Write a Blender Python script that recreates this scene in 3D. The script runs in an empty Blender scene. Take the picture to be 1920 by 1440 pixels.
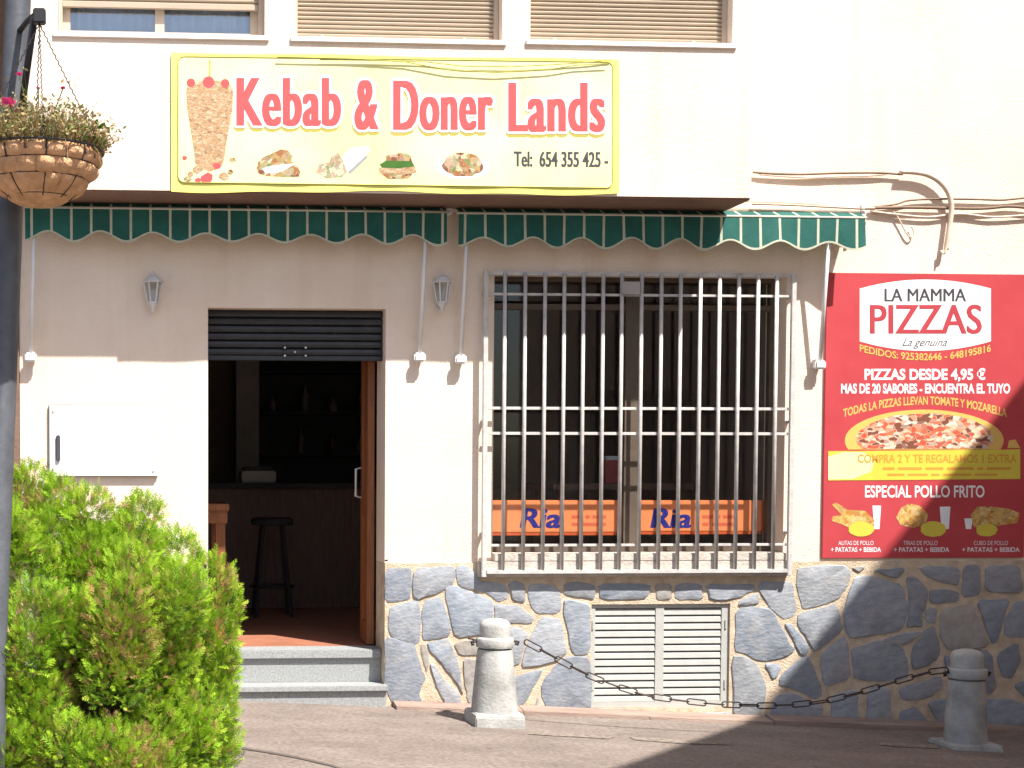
import bpy, bmesh, math, random
from mathutils import Vector, Matrix, Quaternion, noise as mnoise
random.seed(7)
PI = math.pi
scene = bpy.context.scene
COL = scene.collection

# ------------------------------------------------------------------ camera
F, X0, Y0 = 2700.0, 400.0, 998.0            # focal length and principal point, in pixels of a 1920x1440 frame
YAW, PITCH = math.atan(0.065), math.radians(-2.3)
CAMLOC = Vector((0.0, -9.0, 1.47))
cam_d = bpy.data.cameras.new('camera')
cam = bpy.data.objects.new('camera', cam_d); COL.objects.link(cam)
scene.camera = cam
cam.location = CAMLOC
cam.rotation_euler = (PI/2 + PITCH, 0, -YAW)
cam_d.sensor_fit = 'HORIZONTAL'; cam_d.sensor_width = 36.0
cam_d.lens = 36.0 * F / 1920.0
cam_d.shift_x = (960.0 - X0) / 1920.0
cam_d.shift_y = (Y0 - 720.0) / 1920.0
cam_d.clip_start = 0.05; cam_d.clip_end = 600.0

# ------------------------------------------------------------------ world, sun, exposure
SUN = Vector((0.335, -0.535, 1.0)).normalized()      # towards the sun
world = bpy.data.worlds.new('World'); scene.world = world
world.use_nodes = True
wn = world.node_tree.nodes; wl = world.node_tree.links
sky = wn.new('ShaderNodeTexSky'); sky.sky_type = 'NISHITA'
sky.sun_disc = False
sky.sun_elevation = math.asin(SUN.z)
sky.sun_rotation = math.atan2(SUN.x, SUN.y)
sky.air_density = 1.0; sky.dust_density = 2.0; sky.ozone_density = 1.0
wn['Background'].inputs['Strength'].default_value = 0.080
wl.new(sky.outputs[0], wn['Background'].inputs['Color'])
sun_d = bpy.data.lights.new('sun', 'SUN'); sun_d.energy = 4.5; sun_d.angle = math.radians(0.6)
sun_d.color = (1.0, 0.955, 0.90)
sun = bpy.data.objects.new('sun', sun_d); COL.objects.link(sun)
sun.rotation_euler = (-SUN).to_track_quat('-Z', 'Y').to_euler()
sun.location = (4, -8, 12)
vs = scene.view_settings
vs.view_transform = 'Standard'; vs.look = 'None'; vs.gamma = 1.0; vs.exposure = 1.20; vs.use_curve_mapping = False
scene.cycles.max_bounces = 6
scene.cycles.diffuse_bounces = 4
scene.cycles.glossy_bounces = 3
scene.cycles.use_adaptive_sampling = True
scene.cycles.adaptive_threshold = 0.02
scene.cycles.transparent_max_bounces = 12

# ------------------------------------------------------------------ pixel -> place
_R = cam.rotation_euler.to_matrix()
def ray(px, py):
    return _R @ Vector(((px - X0)/F, (Y0 - py)/F, -1.0))
def W(px, py, d=0.0):
    """the point of the plane y = -d (d metres out from the street wall) that stands behind a photo pixel"""
    r = ray(px, py); t = (-d - CAMLOC.y) / r.y
    return CAMLOC + r*t
def D(px, py, dist):
    return CAMLOC + ray(px, py)*dist
def rect(px0, py0, px1, py1, d=0.0):
    pm, qm = (px0+px1)/2, (py0+py1)/2
    return W(px0, qm, d).x, W(px1, qm, d).x, W(pm, py1, d).z, W(pm, py0, d).z
_a, _b = W(740, 1326, 0.05), W(1900, 1372, 0.05)
GS = (_b.z - _a.z)/(_b.x - _a.x)
def gz(x): return _a.z + GS*(x - _a.x)

# ------------------------------------------------------------------ materials
MATS = {}
def mat(name, col, rough=0.65, var=0.12, scale=6.0, bump=0.0, bscale=60.0, metal=0.0, spec=0.35, col2=None, detail=6.0, stretch=None, rnd=0.0, transl=0.0, coat=0.0, stains=False, specks=False, rust=False):
    m = bpy.data.materials.new(name); m.use_nodes = True
    nt = m.node_tree; N = nt.nodes; L = nt.links
    b = N['Principled BSDF']
    b.inputs['Roughness'].default_value = rough
    b.inputs['Metallic'].default_value = metal
    b.inputs['Specular IOR Level'].default_value = spec
    if coat: b.inputs['Coat Weight'].default_value = coat
    tc = N.new('ShaderNodeTexCoord')
    vec = tc.outputs['Object']
    if stretch:
        mp = N.new('ShaderNodeMapping'); mp.inputs['Scale'].default_value = stretch
        L.new(vec, mp.inputs['Vector']); vec = mp.outputs['Vector']
    nz = N.new('ShaderNodeTexNoise'); nz.inputs['Scale'].default_value = scale
    nz.inputs['Detail'].default_value = detail; nz.inputs['Roughness'].default_value = 0.6
    L.new(vec, nz.inputs['Vector'])
    rp = N.new('ShaderNodeValToRGB')
    c2 = col2 if col2 else tuple(min(1, c*(1+var)) for c in col)
    c1 = tuple(c*(1-var) for c in col)
    rp.color_ramp.elements[0].position = 0.32; rp.color_ramp.elements[0].color = (*c1, 1)
    rp.color_ramp.elements[1].position = 0.68; rp.color_ramp.elements[1].color = (*c2, 1)
    L.new(nz.outputs['Fac'], rp.inputs['Fac'])
    out = rp.outputs['Color']
    if rnd:
        oi = N.new('ShaderNodeObjectInfo'); hs = N.new('ShaderNodeHueSaturation')
        mr = N.new('ShaderNodeMapRange'); mr.inputs['To Min'].default_value = 1-rnd; mr.inputs['To Max'].default_value = 1+rnd
        L.new(oi.outputs['Random'], mr.inputs['Value']); L.new(mr.outputs['Result'], hs.inputs['Value'])
        ms = N.new('ShaderNodeMath'); ms.operation = 'MULTIPLY'; ms.inputs[1].default_value = 7.31
        mf = N.new('ShaderNodeMath'); mf.operation = 'FRACT'
        L.new(oi.outputs['Random'], ms.inputs[0]); L.new(ms.outputs[0], mf.inputs[0])
        m2 = N.new('ShaderNodeMapRange'); m2.inputs['To Min'].default_value = 0.5; m2.inputs['To Max'].default_value = 1.35
        L.new(mf.outputs[0], m2.inputs['Value']); L.new(m2.outputs['Result'], hs.inputs['Saturation'])
        L.new(out, hs.inputs['Color']); out = hs.outputs['Color']
    if rust:                                    # ochre weathering along the bedding of the slate
        n3 = N.new('ShaderNodeTexNoise'); n3.inputs['Scale'].default_value = 4.0; n3.inputs['Detail'].default_value = 9; n3.inputs['Roughness'].default_value = 0.7
        ge = N.new('ShaderNodeNewGeometry'); L.new(ge.outputs['Position'], n3.inputs['Vector'])
        r3 = N.new('ShaderNodeValToRGB'); r3.color_ramp.elements[0].position = 0.56; r3.color_ramp.elements[0].color = (0, 0, 0, 1)
        r3.color_ramp.elements[1].position = 0.74; r3.color_ramp.elements[1].color = (0.75, 0.75, 0.75, 1)
        L.new(n3.outputs['Fac'], r3.inputs['Fac'])
        m3 = N.new('ShaderNodeMixRGB'); m3.inputs[2].default_value = (0.40, 0.335, 0.26, 1)
        L.new(r3.outputs[0], m3.inputs[0]); L.new(out, m3.inputs[1]); out = m3.outputs[0]
    if stains:                                  # faint rain streaks running down the render
        mp2 = N.new('ShaderNodeMapping'); mp2.inputs['Scale'].default_value = (5.5, 5.5, 0.35); L.new(tc.outputs['Object'], mp2.inputs['Vector'])
        n3 = N.new('ShaderNodeTexNoise'); n3.inputs['Scale'].default_value = 1.0; n3.inputs['Detail'].default_value = 8; L.new(mp2.outputs[0], n3.inputs['Vector'])
        r3 = N.new('ShaderNodeValToRGB'); r3.color_ramp.elements[0].position = 0.50; r3.color_ramp.elements[0].color = (1, 1, 1, 1)
        r3.color_ramp.elements[1].position = 0.80; r3.color_ramp.elements[1].color = (0.90, 0.875, 0.84, 1)
        L.new(n3.outputs['Fac'], r3.inputs['Fac'])
        m3 = N.new('ShaderNodeMixRGB'); m3.blend_type = 'MULTIPLY'; m3.inputs[0].default_value = 1.0
        L.new(out, m3.inputs[1]); L.new(r3.outputs[0], m3.inputs[2]); out = m3.outputs[0]
    if specks:                                  # grit, gum spots and worn patches
        n3 = N.new('ShaderNodeTexNoise'); n3.inputs['Scale'].default_value = 42.0; n3.inputs['Detail'].default_value = 6; L.new(tc.outputs['Object'], n3.inputs['Vector'])
        r3 = N.new('ShaderNodeValToRGB'); r3.color_ramp.elements[0].position = 0.30; r3.color_ramp.elements[0].color = (0.74, 0.72, 0.70, 1)
        r3.color_ramp.elements[1].position = 0.70; r3.color_ramp.elements[1].color = (1.30, 1.28, 1.25, 1)
        L.new(n3.outputs['Fac'], r3.inputs['Fac'])
        m3 = N.new('ShaderNodeMixRGB'); m3.blend_type = 'MULTIPLY'; m3.inputs[0].default_value = 1.0
        L.new(out, m3.inputs[1]); L.new(r3.outputs[0], m3.inputs[2]); out = m3.outputs[0]
        v3 = N.new('ShaderNodeTexVoronoi'); v3.inputs['Scale'].default_value = 5.0; L.new(tc.outputs['Object'], v3.inputs['Vector'])
        r4 = N.new('ShaderNodeValToRGB'); r4.color_ramp.elements[0].position = 0.06; r4.color_ramp.elements[0].color = (0.55, 0.53, 0.52, 1)
        r4.color_ramp.elements[1].position = 0.10; r4.color_ramp.elements[1].color = (1, 1, 1, 1)
        L.new(v3.outputs['Distance'], r4.inputs['Fac'])
        m4 = N.new('ShaderNodeMixRGB'); m4.blend_type = 'MULTIPLY'; m4.inputs[0].default_value = 0.7
        L.new(out, m4.inputs[1]); L.new(r4.outputs[0], m4.inputs[2]); out = m4.outputs[0]
    L.new(out, b.inputs['Base Color'])
    if bump:
        n2 = N.new('ShaderNodeTexNoise'); n2.inputs['Scale'].default_value = bscale; n2.inputs['Detail'].default_value = 5
        L.new(vec, n2.inputs['Vector'])
        bp = N.new('ShaderNodeBump'); bp.inputs['Strength'].default_value = bump; bp.inputs['Distance'].default_value = 0.02
        L.new(n2.outputs['Fac'], bp.inputs['Height']); L.new(bp.outputs['Normal'], b.inputs['Normal'])
    if transl:
        tr = N.new('ShaderNodeBsdfTranslucent'); L.new(out, tr.inputs['Color'])
        mx = N.new('ShaderNodeMixShader'); mx.inputs[0].default_value = transl
        L.new(b.outputs[0], mx.inputs[1]); L.new(tr.outputs[0], mx.inputs[2])
        L.new(mx.outputs[0], N['Material Output'].inputs['Surface'])
    MATS[name] = m
    return m
def print_mat(name, cols, scale, stretch=(1, 1, 1)):
    """a blurred printed photograph of food: patches of colour on flat print"""
    m = bpy.data.materials.new(name); m.use_nodes = True
    nt = m.node_tree; N = nt.nodes; L = nt.links; b = N['Principled BSDF']; b.inputs['Roughness'].default_value = 0.45
    tc = N.new('ShaderNodeTexCoord'); mp = N.new('ShaderNodeMapping'); mp.inputs['Scale'].default_value = stretch
    L.new(tc.outputs['Object'], mp.inputs['Vector'])
    nz = N.new('ShaderNodeTexNoise'); nz.inputs['Scale'].default_value = scale*0.6; nz.inputs['Detail'].default_value = 3
    L.new(mp.outputs[0], nz.inputs['Vector'])
    ad = N.new('ShaderNodeMixRGB'); ad.blend_type = 'ADD'; ad.inputs[0].default_value = 0.06
    L.new(mp.outputs[0], ad.inputs[1]); L.new(nz.outputs['Color'], ad.inputs[2])
    vo = N.new('ShaderNodeTexVoronoi'); vo.inputs['Scale'].default_value = scale; vo.feature = 'SMOOTH_F1'; vo.inputs['Smoothness'].default_value = 0.25
    L.new(ad.outputs[0], vo.inputs['Vector'])
    sp = N.new('ShaderNodeSeparateColor'); L.new(vo.outputs['Color'], sp.inputs[0])
    rp = N.new('ShaderNodeValToRGB'); cr = rp.color_ramp
    n = len(cols)
    while len(cr.elements) < n: cr.elements.new(0.5)
    for i, c in enumerate(cols):
        cr.elements[i].position = 0.15 + 0.7*i/(n-1); cr.elements[i].color = (*c, 1)
    L.new(sp.outputs[0], rp.inputs[0]); L.new(rp.outputs[0], b.inputs['Base Color'])
    MATS[name] = m
    return m
def glass_mat(name, tint=(0.9, 0.94, 0.95), refl=0.07):
    m = bpy.data.materials.new(name); m.use_nodes = True
    nt = m.node_tree; N = nt.nodes; L = nt.links; N.remove(N['Principled BSDF'])
    t = N.new('ShaderNodeBsdfTransparent'); t.inputs[0].default_value = (*tint, 1)
    g = N.new('ShaderNodeBsdfGlossy'); g.inputs['Roughness'].default_value = 0.02
    x = N.new('ShaderNodeMixShader'); x.inputs[0].default_value = refl
    L.new(t.outputs[0], x.inputs[1]); L.new(g.outputs[0], x.inputs[2]); L.new(x.outputs[0], N['Material Output'].inputs['Surface'])
    MATS[name] = m

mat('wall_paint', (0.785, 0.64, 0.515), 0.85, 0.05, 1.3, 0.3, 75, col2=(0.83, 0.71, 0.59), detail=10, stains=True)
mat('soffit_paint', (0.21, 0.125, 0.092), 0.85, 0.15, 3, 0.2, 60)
mat('grout', (0.57, 0.445, 0.31), 0.9, 0.18, 14, 0.5, 120, col2=(0.68, 0.555, 0.41))
mat('slate', (0.245, 0.275, 0.32), 0.7, 0.16, 11, 0.3, 30, rnd=0.17, detail=10, col2=(0.335, 0.352, 0.375), rust=True, stretch=(1, 1, 1.8))
mat('rust_slate', (0.36, 0.30, 0.235), 0.75, 0.25, 9, 0.35, 26, rnd=0.12, detail=9, col2=(0.40, 0.385, 0.36))
mat('pavement', (0.168, 0.137, 0.118), 0.9, 0.12, 2.2, 0.4, 55, col2=(0.215, 0.180, 0.158), stretch=(0.9, 1.5, 1), detail=12, specks=True)
mat('kerb', (0.27, 0.185, 0.15), 0.9, 0.15, 5, 0.4, 60, col2=(0.34, 0.26, 0.21), stretch=(0.5, 3, 3))
mat('joint', (0.10, 0.08, 0.07), 0.95, 0.1)
mat('worn_pale', (0.17, 0.138, 0.116), 0.9, 0.15, 26, 0.4, 70, col2=(0.26, 0.218, 0.185), specks=True)
mat('joint_pale', (0.135, 0.108, 0.093), 0.95, 0.15, 30)
mat('granite', (0.27, 0.28, 0.275), 0.6, 0.2, 90, 0.1, 150, col2=(0.37, 0.38, 0.375))
mat('concrete', (0.33, 0.325, 0.30), 0.85, 0.2, 6, 0.25, 60, col2=(0.47, 0.465, 0.44), detail=10)
mat('white_paint', (0.74, 0.74, 0.73), 0.4, 0.05, 10)
mat('case_grey', (0.30, 0.29, 0.27), 0.5, 0.05, 10)
mat('bar_paint', (0.46, 0.46, 0.39), 0.5, 0.1, 10)
mat('shop_sill', (0.50, 0.44, 0.385), 0.75, 0.16, 16, 0.3, 70, col2=(0.60, 0.54, 0.47))
mat('lamp_paint', (0.62, 0.61, 0.60), 0.45, 0.08, 20)
mat('grille_paint', (0.50, 0.48, 0.455), 0.5, 0.12, 14, 0.1, 80, col2=(0.60, 0.575, 0.54))
mat('vent_paint', (0.43, 0.43, 0.40), 0.5, 0.07, 12, 0.05, 80)
mat('green_cloth', (0.018, 0.115, 0.095), 0.8, 0.24, 4, 0.25, 220, transl=0.12)
mat('cream_cloth', (0.50, 0.52, 0.40), 0.8, 0.1, 14, transl=0.12)
mat('roller_cover', (0.52, 0.42, 0.34), 0.7, 0.15, 9, 0.2, 40, stretch=(0.4, 3, 3))
mat('yellow_print', (0.75, 0.71, 0.17), 0.5, 0.06, 3)
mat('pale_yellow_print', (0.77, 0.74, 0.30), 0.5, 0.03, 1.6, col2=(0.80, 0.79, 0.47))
mat('olive_line', (0.36, 0.34, 0.05), 0.6, 0.2, 10)
mat('red_print', (0.55, 0.085, 0.085), 0.5, 0.04, 4)
mat('pizza_red', (0.42, 0.05, 0.065), 0.5, 0.04, 4)
mat('white_print', (0.80, 0.80, 0.80), 0.5, 0.02, 4)
mat('halo_print', (0.78, 0.75, 0.76), 0.5, 0.02, 4)
mat('shade_print', (0.42, 0.36, 0.07), 0.5, 0.05, 4)
mat('black_print', (0.06, 0.06, 0.07), 0.5, 0.1, 4)
mat('grey_print', (0.28, 0.30, 0.33), 0.5, 0.1, 4)
mat('poster_red', (0.45, 0.05, 0.06), 0.45, 0.05, 2.5, col2=(0.50, 0.065, 0.075))
mat('poster_yellow', (0.66, 0.55, 0.07), 0.45, 0.08, 5)
mat('orange_print', (0.70, 0.45, 0.12), 0.45, 0.06, 5)
mat('offer_print', (0.62, 0.30, 0.05), 0.45, 0.06, 5)
mat('banner_orange', (0.98, 0.255, 0.09), 0.5, 0.06, 4)
mat('banner_edge', (0.62, 0.09, 0.02), 0.5, 0.06, 4)
mat('navy_print', (0.02, 0.02, 0.20), 0.5, 0.05, 4)
mat('maroon_print', (0.72, 0.12, 0.06), 0.5, 0.05, 4)
mat('shutter_dark', (0.040, 0.042, 0.048), 0.45, 0.15, 14, metal=0.3)
mat('shutter_beige', (0.42, 0.345, 0.255), 0.6, 0.05, 6)
mat('window_frame', (0.52, 0.43, 0.33), 0.6, 0.08, 8)
mat('sill', (0.74, 0.67, 0.62), 0.7, 0.08, 12, 0.15, 70)
mat('curtain', (0.78, 0.79, 0.80), 0.9, 0.08, 10)
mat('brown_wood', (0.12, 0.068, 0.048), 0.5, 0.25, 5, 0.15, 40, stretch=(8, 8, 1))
mat('window_brown', (0.10, 0.075, 0.055), 0.55, 0.2, 5, 0.1, 40)
mat('door_wood', (0.26, 0.095, 0.035), 0.45, 0.2, 5, 0.15, 40, stretch=(8, 8, 1))
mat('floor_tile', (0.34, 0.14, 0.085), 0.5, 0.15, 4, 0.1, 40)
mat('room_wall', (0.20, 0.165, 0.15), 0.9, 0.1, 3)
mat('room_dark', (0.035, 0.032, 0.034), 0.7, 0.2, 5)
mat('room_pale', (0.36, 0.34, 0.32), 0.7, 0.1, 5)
mat('post_paint', (0.075, 0.08, 0.09), 0.45, 0.18, 16, 0.1, 60)
mat('black_iron', (0.018, 0.018, 0.020), 0.5, 0.2, 20)
mat('rusty_iron', (0.055, 0.040, 0.036), 0.6, 0.35, 30, 0.2, 90, metal=0.4)
mat('coco', (0.50, 0.27, 0.135), 0.95, 0.2, 26, 0.6, 70, col2=(0.62, 0.37, 0.205))
mat('straw', (0.36, 0.28, 0.12), 0.9, 0.2, 9, transl=0.2)
mat('straw_brown', (0.26, 0.17, 0.09), 0.9, 0.2, 9, transl=0.15)
mat('leaf_green', (0.06, 0.17, 0.02), 0.6, 0.2, 9, transl=0.2)
mat('sage', (0.20, 0.24, 0.085), 0.8, 0.2, 9, transl=0.2)
mat('pink_petal', (0.68, 0.06, 0.26), 0.6, 0.1, 20, transl=0.2)
mat('cable_beige', (0.62, 0.52, 0.42), 0.7, 0.12, 12)
mat('cable_brown', (0.20, 0.135, 0.09), 0.7, 0.2, 12)
mat('neighbour_brown', (0.19, 0.12, 0.085), 0.85, 0.15, 4, 0.3, 50)
mat('bark', (0.11, 0.075, 0.05), 0.95, 0.3, 18, 0.8, 50)
mat('thuja_bright', (0.34, 0.53, 0.022), 0.75, 0.15, 4, transl=0.25)
mat('thuja_mid', (0.24, 0.42, 0.022), 0.75, 0.15, 4, transl=0.25)
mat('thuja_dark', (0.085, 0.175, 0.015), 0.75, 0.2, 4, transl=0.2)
mat('thuja_yellow', (0.40, 0.48, 0.05), 0.75, 0.15, 4, transl=0.25)
mat('thuja_dry', (0.44, 0.26, 0.11), 0.85, 0.2, 6, transl=0.15)
print_mat('pizza_print', [(0.60, 0.10, 0.05), (0.72, 0.62, 0.42), (0.42, 0.06, 0.04), (0.66, 0.24, 0.12), (0.75, 0.70, 0.58), (0.20, 0.07, 0.04)], 26, (1, 1, 1.7))
print_mat('meat_print', [(0.40, 0.23, 0.10), (0.50, 0.34, 0.19), (0.25, 0.12, 0.05), (0.55, 0.43, 0.27)], 60, (1, 1, 2.2))
print_mat('food_print', [(0.30, 0.12, 0.04), (0.50, 0.32, 0.14), (0.13, 0.17, 0.03), (0.62, 0.52, 0.36), (0.18, 0.06, 0.03)], 38)
print_mat('salad_print', [(0.20, 0.23, 0.09), (0.60, 0.54, 0.38), (0.24, 0.20, 0.12), (0.50, 0.30, 0.20)], 44)
print_mat('chicken_print', [(0.48, 0.22, 0.05), (0.62, 0.38, 0.12), (0.60, 0.46, 0.14), (0.34, 0.14, 0.04), (0.66, 0.48, 0.22)], 40)
glass_mat('glass', refl=0.03); glass_mat('lamp_glass', (0.85, 0.88, 0.88), 0.12); glass_mat('upper_glass', (0.80, 0.86, 0.92), 0.24)

# ------------------------------------------------------------------ mesh helpers
class MB:
    def __init__(s): s.v = []; s.f = []; s.m = []; s.cur = 0
    def face(s, pts):
        i = len(s.v); s.v += [tuple(p) for p in pts]; s.f.append(tuple(range(i, i+len(pts)))); s.m.append(s.cur)
    def box(s, x0, x1, y0, y1, z0, z1):
        i = len(s.v)
        s.v += [(x0,y0,z0),(x1,y0,z0),(x1,y1,z0),(x0,y1,z0),(x0,y0,z1),(x1,y0,z1),(x1,y1,z1),(x0,y1,z1)]
        for q in ((0,3,2,1),(4,5,6,7),(0,1,5,4),(1,2,6,5),(2,3,7,6),(3,0,4,7)):
            s.f.append(tuple(i+k for k in q)); s.m.append(s.cur)
    def tube(s, path, r, n=8, cap=True, closed=False):
        path = [Vector(p) for p in path]; base = len(s.v); N = len(path)
        rs = r if isinstance(r, (list, tuple)) else [r]*N
        up = Vector((0.13, 0.31, 0.94)).normalized()
        for i, p in enumerate(path):
            if closed: t = path[(i+1) % N] - path[i-1]
            else: t = path[min(i+1, N-1)] - path[max(i-1, 0)]
            if t.length < 1e-9: t = Vector((0, 0, 1))
            t.normalize()
            a = t.cross(up)
            if a.length < 1e-3: a = t.cross(Vector((1, 0, 0)))
            a.normalize(); b = t.cross(a)
            for k in range(n):
                an = 2*PI*k/n
                s.v.append(tuple(p + (a*math.cos(an) + b*math.sin(an))*rs[i]))
        for i in range(N if closed else N-1):
            j = (i+1) % N
            for k in range(n):
                k2 = (k+1) % n
                s.f.append((base+i*n+k, base+i*n+k2, base+j*n+k2, base+j*n+k)); s.m.append(s.cur)
        if cap and not closed:
            s.f.append(tuple(base+k for k in reversed(range(n)))); s.m.append(s.cur)
            s.f.append(tuple(base+(N-1)*n+k for k in range(n))); s.m.append(s.cur)
    def lathe(s, prof, n=20, c=(0, 0, 0), closed=False):
        base = len(s.v); N = len(prof)
        for (r, z) in prof:
            for k in range(n):
                an = 2*PI*k/n
                s.v.append((c[0]+r*math.cos(an), c[1]+r*math.sin(an), c[2]+z))
        for i in range(N-1):
            for k in range(n):
                k2 = (k+1) % n
                s.f.append((base+i*n+k, base+i*n+k2, base+(i+1)*n+k2, base+(i+1)*n+k)); s.m.append(s.cur)
        s.f.append(tuple(base+k for k in reversed(range(n)))); s.m.append(s.cur)
        s.f.append(tuple(base+(N-1)*n+k for k in range(n))); s.m.append(s.cur)
    def prism(s, pts, y0, y1):
        """pts: (x,z) outline, extruded from y0 (front) to y1 (back)"""
        i = len(s.v); n = len(pts)
        s.v += [(x, y0, z) for x, z in pts] + [(x, y1, z) for x, z in pts]
        s.f.append(tuple(i+k for k in range(n))); s.m.append(s.cur)
        s.f.append(tuple(i+n+k for k in reversed(range(n)))); s.m.append(s.cur)
        for k in range(n):
            k2 = (k+1) % n
            s.f.append((i+k2, i+k, i+n+k, i+n+k2)); s.m.append(s.cur)
    def build(s, name, mats, parent=None, smooth=False, bevel=0.0, at=None, fix=True):
        me = bpy.data.meshes.new(name)
        v = s.v
        if at is not None:
            at = Vector(at); v = [(p[0]-at.x, p[1]-at.y, p[2]-at.z) for p in v]
        me.from_pydata(v, [], s.f)
        for m in (mats if isinstance(mats, (list, tuple)) else [mats]): me.materials.append(MATS[m])
        me.polygons.foreach_set('material_index', s.m)
        if fix:
            bm = bmesh.new(); bm.from_mesh(me)
            bmesh.ops.recalc_face_normals(bm, faces=bm.faces)
            if bevel:
                bmesh.ops.bevel(bm, geom=list(bm.edges), offset=bevel, segments=2, affect='EDGES', clamp_overlap=True)
            bm.to_mesh(me); bm.free()
        if smooth: me.polygons.foreach_set('use_smooth', [True]*len(me.polygons))
        me.update()
        o = bpy.data.objects.new(name, me); COL.objects.link(o)
        if at is not None: o.location = at
        if parent is not None:
            o.parent = parent
            o.location = Vector(at if at is not None else (0, 0, 0)) - wloc(parent)
        return o
def wloc(o):
    l = Vector(o.location)
    while o.parent: o = o.parent; l = l + Vector(o.location)
    return l
def thing(name, label, cat, loc=(0, 0, 0), group=None):
    o = bpy.data.objects.new(name, None); COL.objects.link(o); o.location = loc; o.empty_display_size = 0.1
    return tag(o, label, cat, group)
def tag(o, label, cat, group=None):
    o['label'] = label; o['category'] = cat
    if group: o['group'] = group
    return o
def struct(o): o['kind'] = 'structure'; return o
def smooth_auto(o, ang=40):
    me = o.data
    me.polygons.foreach_set('use_smooth', [True]*len(me.polygons))
    me.set_sharp_from_angle(angle=math.radians(ang))
    return o
def box(name, m, parent, x0, x1, y0, y1, z0, z1, bevel=0.0):
    b = MB(); b.box(x0, x1, y0, y1, z0, z1); return b.build(name, m, parent, bevel=bevel)
def pbox(name, m, parent, px0, py0, px1, py1, dback, dfront, bevel=0.0):
    x0, x1, z0, z1 = rect(px0, py0, px1, py1, dfront)
    return box(name, m, parent, x0, x1, -dfront, -dback, z0, z1, bevel)
def wall_holes(name, m, parent, x0, x1, z0, z1, y0, y1, holes):
    xs = sorted({x0, x1, *[h[0] for h in holes], *[h[1] for h in holes]})
    zs = sorted({z0, z1, *[h[2] for h in holes], *[h[3] for h in holes]})
    xs = [x for x in xs if x0 <= x <= x1]; zs = [z for z in zs if z0 <= z <= z1]
    # refine so that walls keep well-shaped faces
    bm = bmesh.new(); cache = {}
    def V(x, y, z):
        k = (round(x, 6), round(y, 6), round(z, 6))
        if k not in cache: cache[k] = bm.verts.new((x, y, z))
        return cache[k]
    def solid(i, j):
        if i < 0 or j < 0 or i >= len(xs)-1 or j >= len(zs)-1: return False
        cx, cz = (xs[i]+xs[i+1])/2, (zs[j]+zs[j+1])/2
        return not any(h[0] < cx < h[1] and h[2] < cz < h[3] for h in holes)
    for i in range(len(xs)-1):
        for j in range(len(zs)-1):
            if not solid(i, j): continue
            a, b, c, d = xs[i], xs[i+1], zs[j], zs[j+1]
            bm.faces.new((V(a,y0,c), V(b,y0,c), V(b,y0,d), V(a,y0,d)))
            bm.faces.new((V(a,y1,c), V(a,y1,d), V(b,y1,d), V(b,y1,c)))
            if not solid(i-1, j): bm.faces.new((V(a,y0,c), V(a,y0,d), V(a,y1,d), V(a,y1,c)))
            if not solid(i+1, j): bm.faces.new((V(b,y0,c), V(b,y1,c), V(b,y1,d), V(b,y0,d)))
            if not solid(i, j-1): bm.faces.new((V(a,y0,c), V(a,y1,c), V(b,y1,c), V(b,y0,c)))
            if not solid(i, j+1): bm.faces.new((V(a,y0,d), V(b,y0,d), V(b,y1,d), V(a,y1,d)))
    bmesh.ops.recalc_face_normals(bm, faces=bm.faces)
    me = bpy.data.meshes.new(name); bm.to_mesh(me); bm.free(); me.materials.append(MATS[m])
    o = bpy.data.objects.new(name, me); COL.objects.link(o)
    if parent is not None: o.parent = parent; o.location = -wloc(parent)
    return o
def copy_tree(o, parent=None):
    c = o.copy(); COL.objects.link(c)
    if parent is not None: c.parent = parent
    for ch in list(o.children): copy_tree(ch, c)
    return c

# ------------------------------------------------------------------ print helpers (flat print on signs)
_TC = {}
def glyphs(s, bold=0.0, space=1.0):
    k = (s, bold, space)
    if k not in _TC:
        cu = bpy.data.curves.new('txt', 'FONT'); cu.body = s; cu.size = 1.0; cu.offset = bold; cu.resolution_u = 4; cu.space_character = space; cu.fill_mode = 'FRONT'
        ob = bpy.data.objects.new('txt', cu); COL.objects.link(ob)
        dg = bpy.context.evaluated_depsgraph_get(); dg.update()
        me = bpy.data.meshes.new_from_object(ob.evaluated_get(dg))
        vs_ = [(v.co.x, v.co.y) for v in me.vertices]; fs = [tuple(p.vertices) for p in me.polygons]
        bpy.data.objects.remove(ob); bpy.data.curves.remove(cu); bpy.data.meshes.remove(me)
        x0 = min(v[0] for v in vs_); x1 = max(v[0] for v in vs_); y0 = min(v[1] for v in vs_); y1 = max(v[1] for v in vs_)
        _TC[k] = ([((x-x0)/(x1-x0), (y-y0)/(y1-y0)) for x, y in vs_], fs)
    return _TC[k]
def lettering(name, s, bx, d, m, parent, bold=0.0, offs=((0, 0),), arc=None, shear=0.0, slope=0.0, step=0.00025, space=1.0):
    """text s filling the photo box bx=(px0,py0,px1,py1) on the plane d; offs: repeats shifted in photo pixels"""
    vs_, fs = glyphs(s, bold, space)
    b = MB()
    for q, (ox, oy) in enumerate(offs):
        i = len(b.v)
        for u, v in vs_:
            px = bx[0] + u*(bx[2]-bx[0]) + ox + shear*(v-0.5)*(bx[3]-bx[1])
            py = bx[3] - v*(bx[3]-bx[1]) + oy + slope*(u-0.5)
            if arc: py += arc*(1-(2*u-1)**2)
            b.v.append(tuple(W(px, py, d + q*step)))
        for f in fs: b.f.append(tuple(i+k for k in f)); b.m.append(0)
    return b.build(name, m, parent, fix=False)
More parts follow.
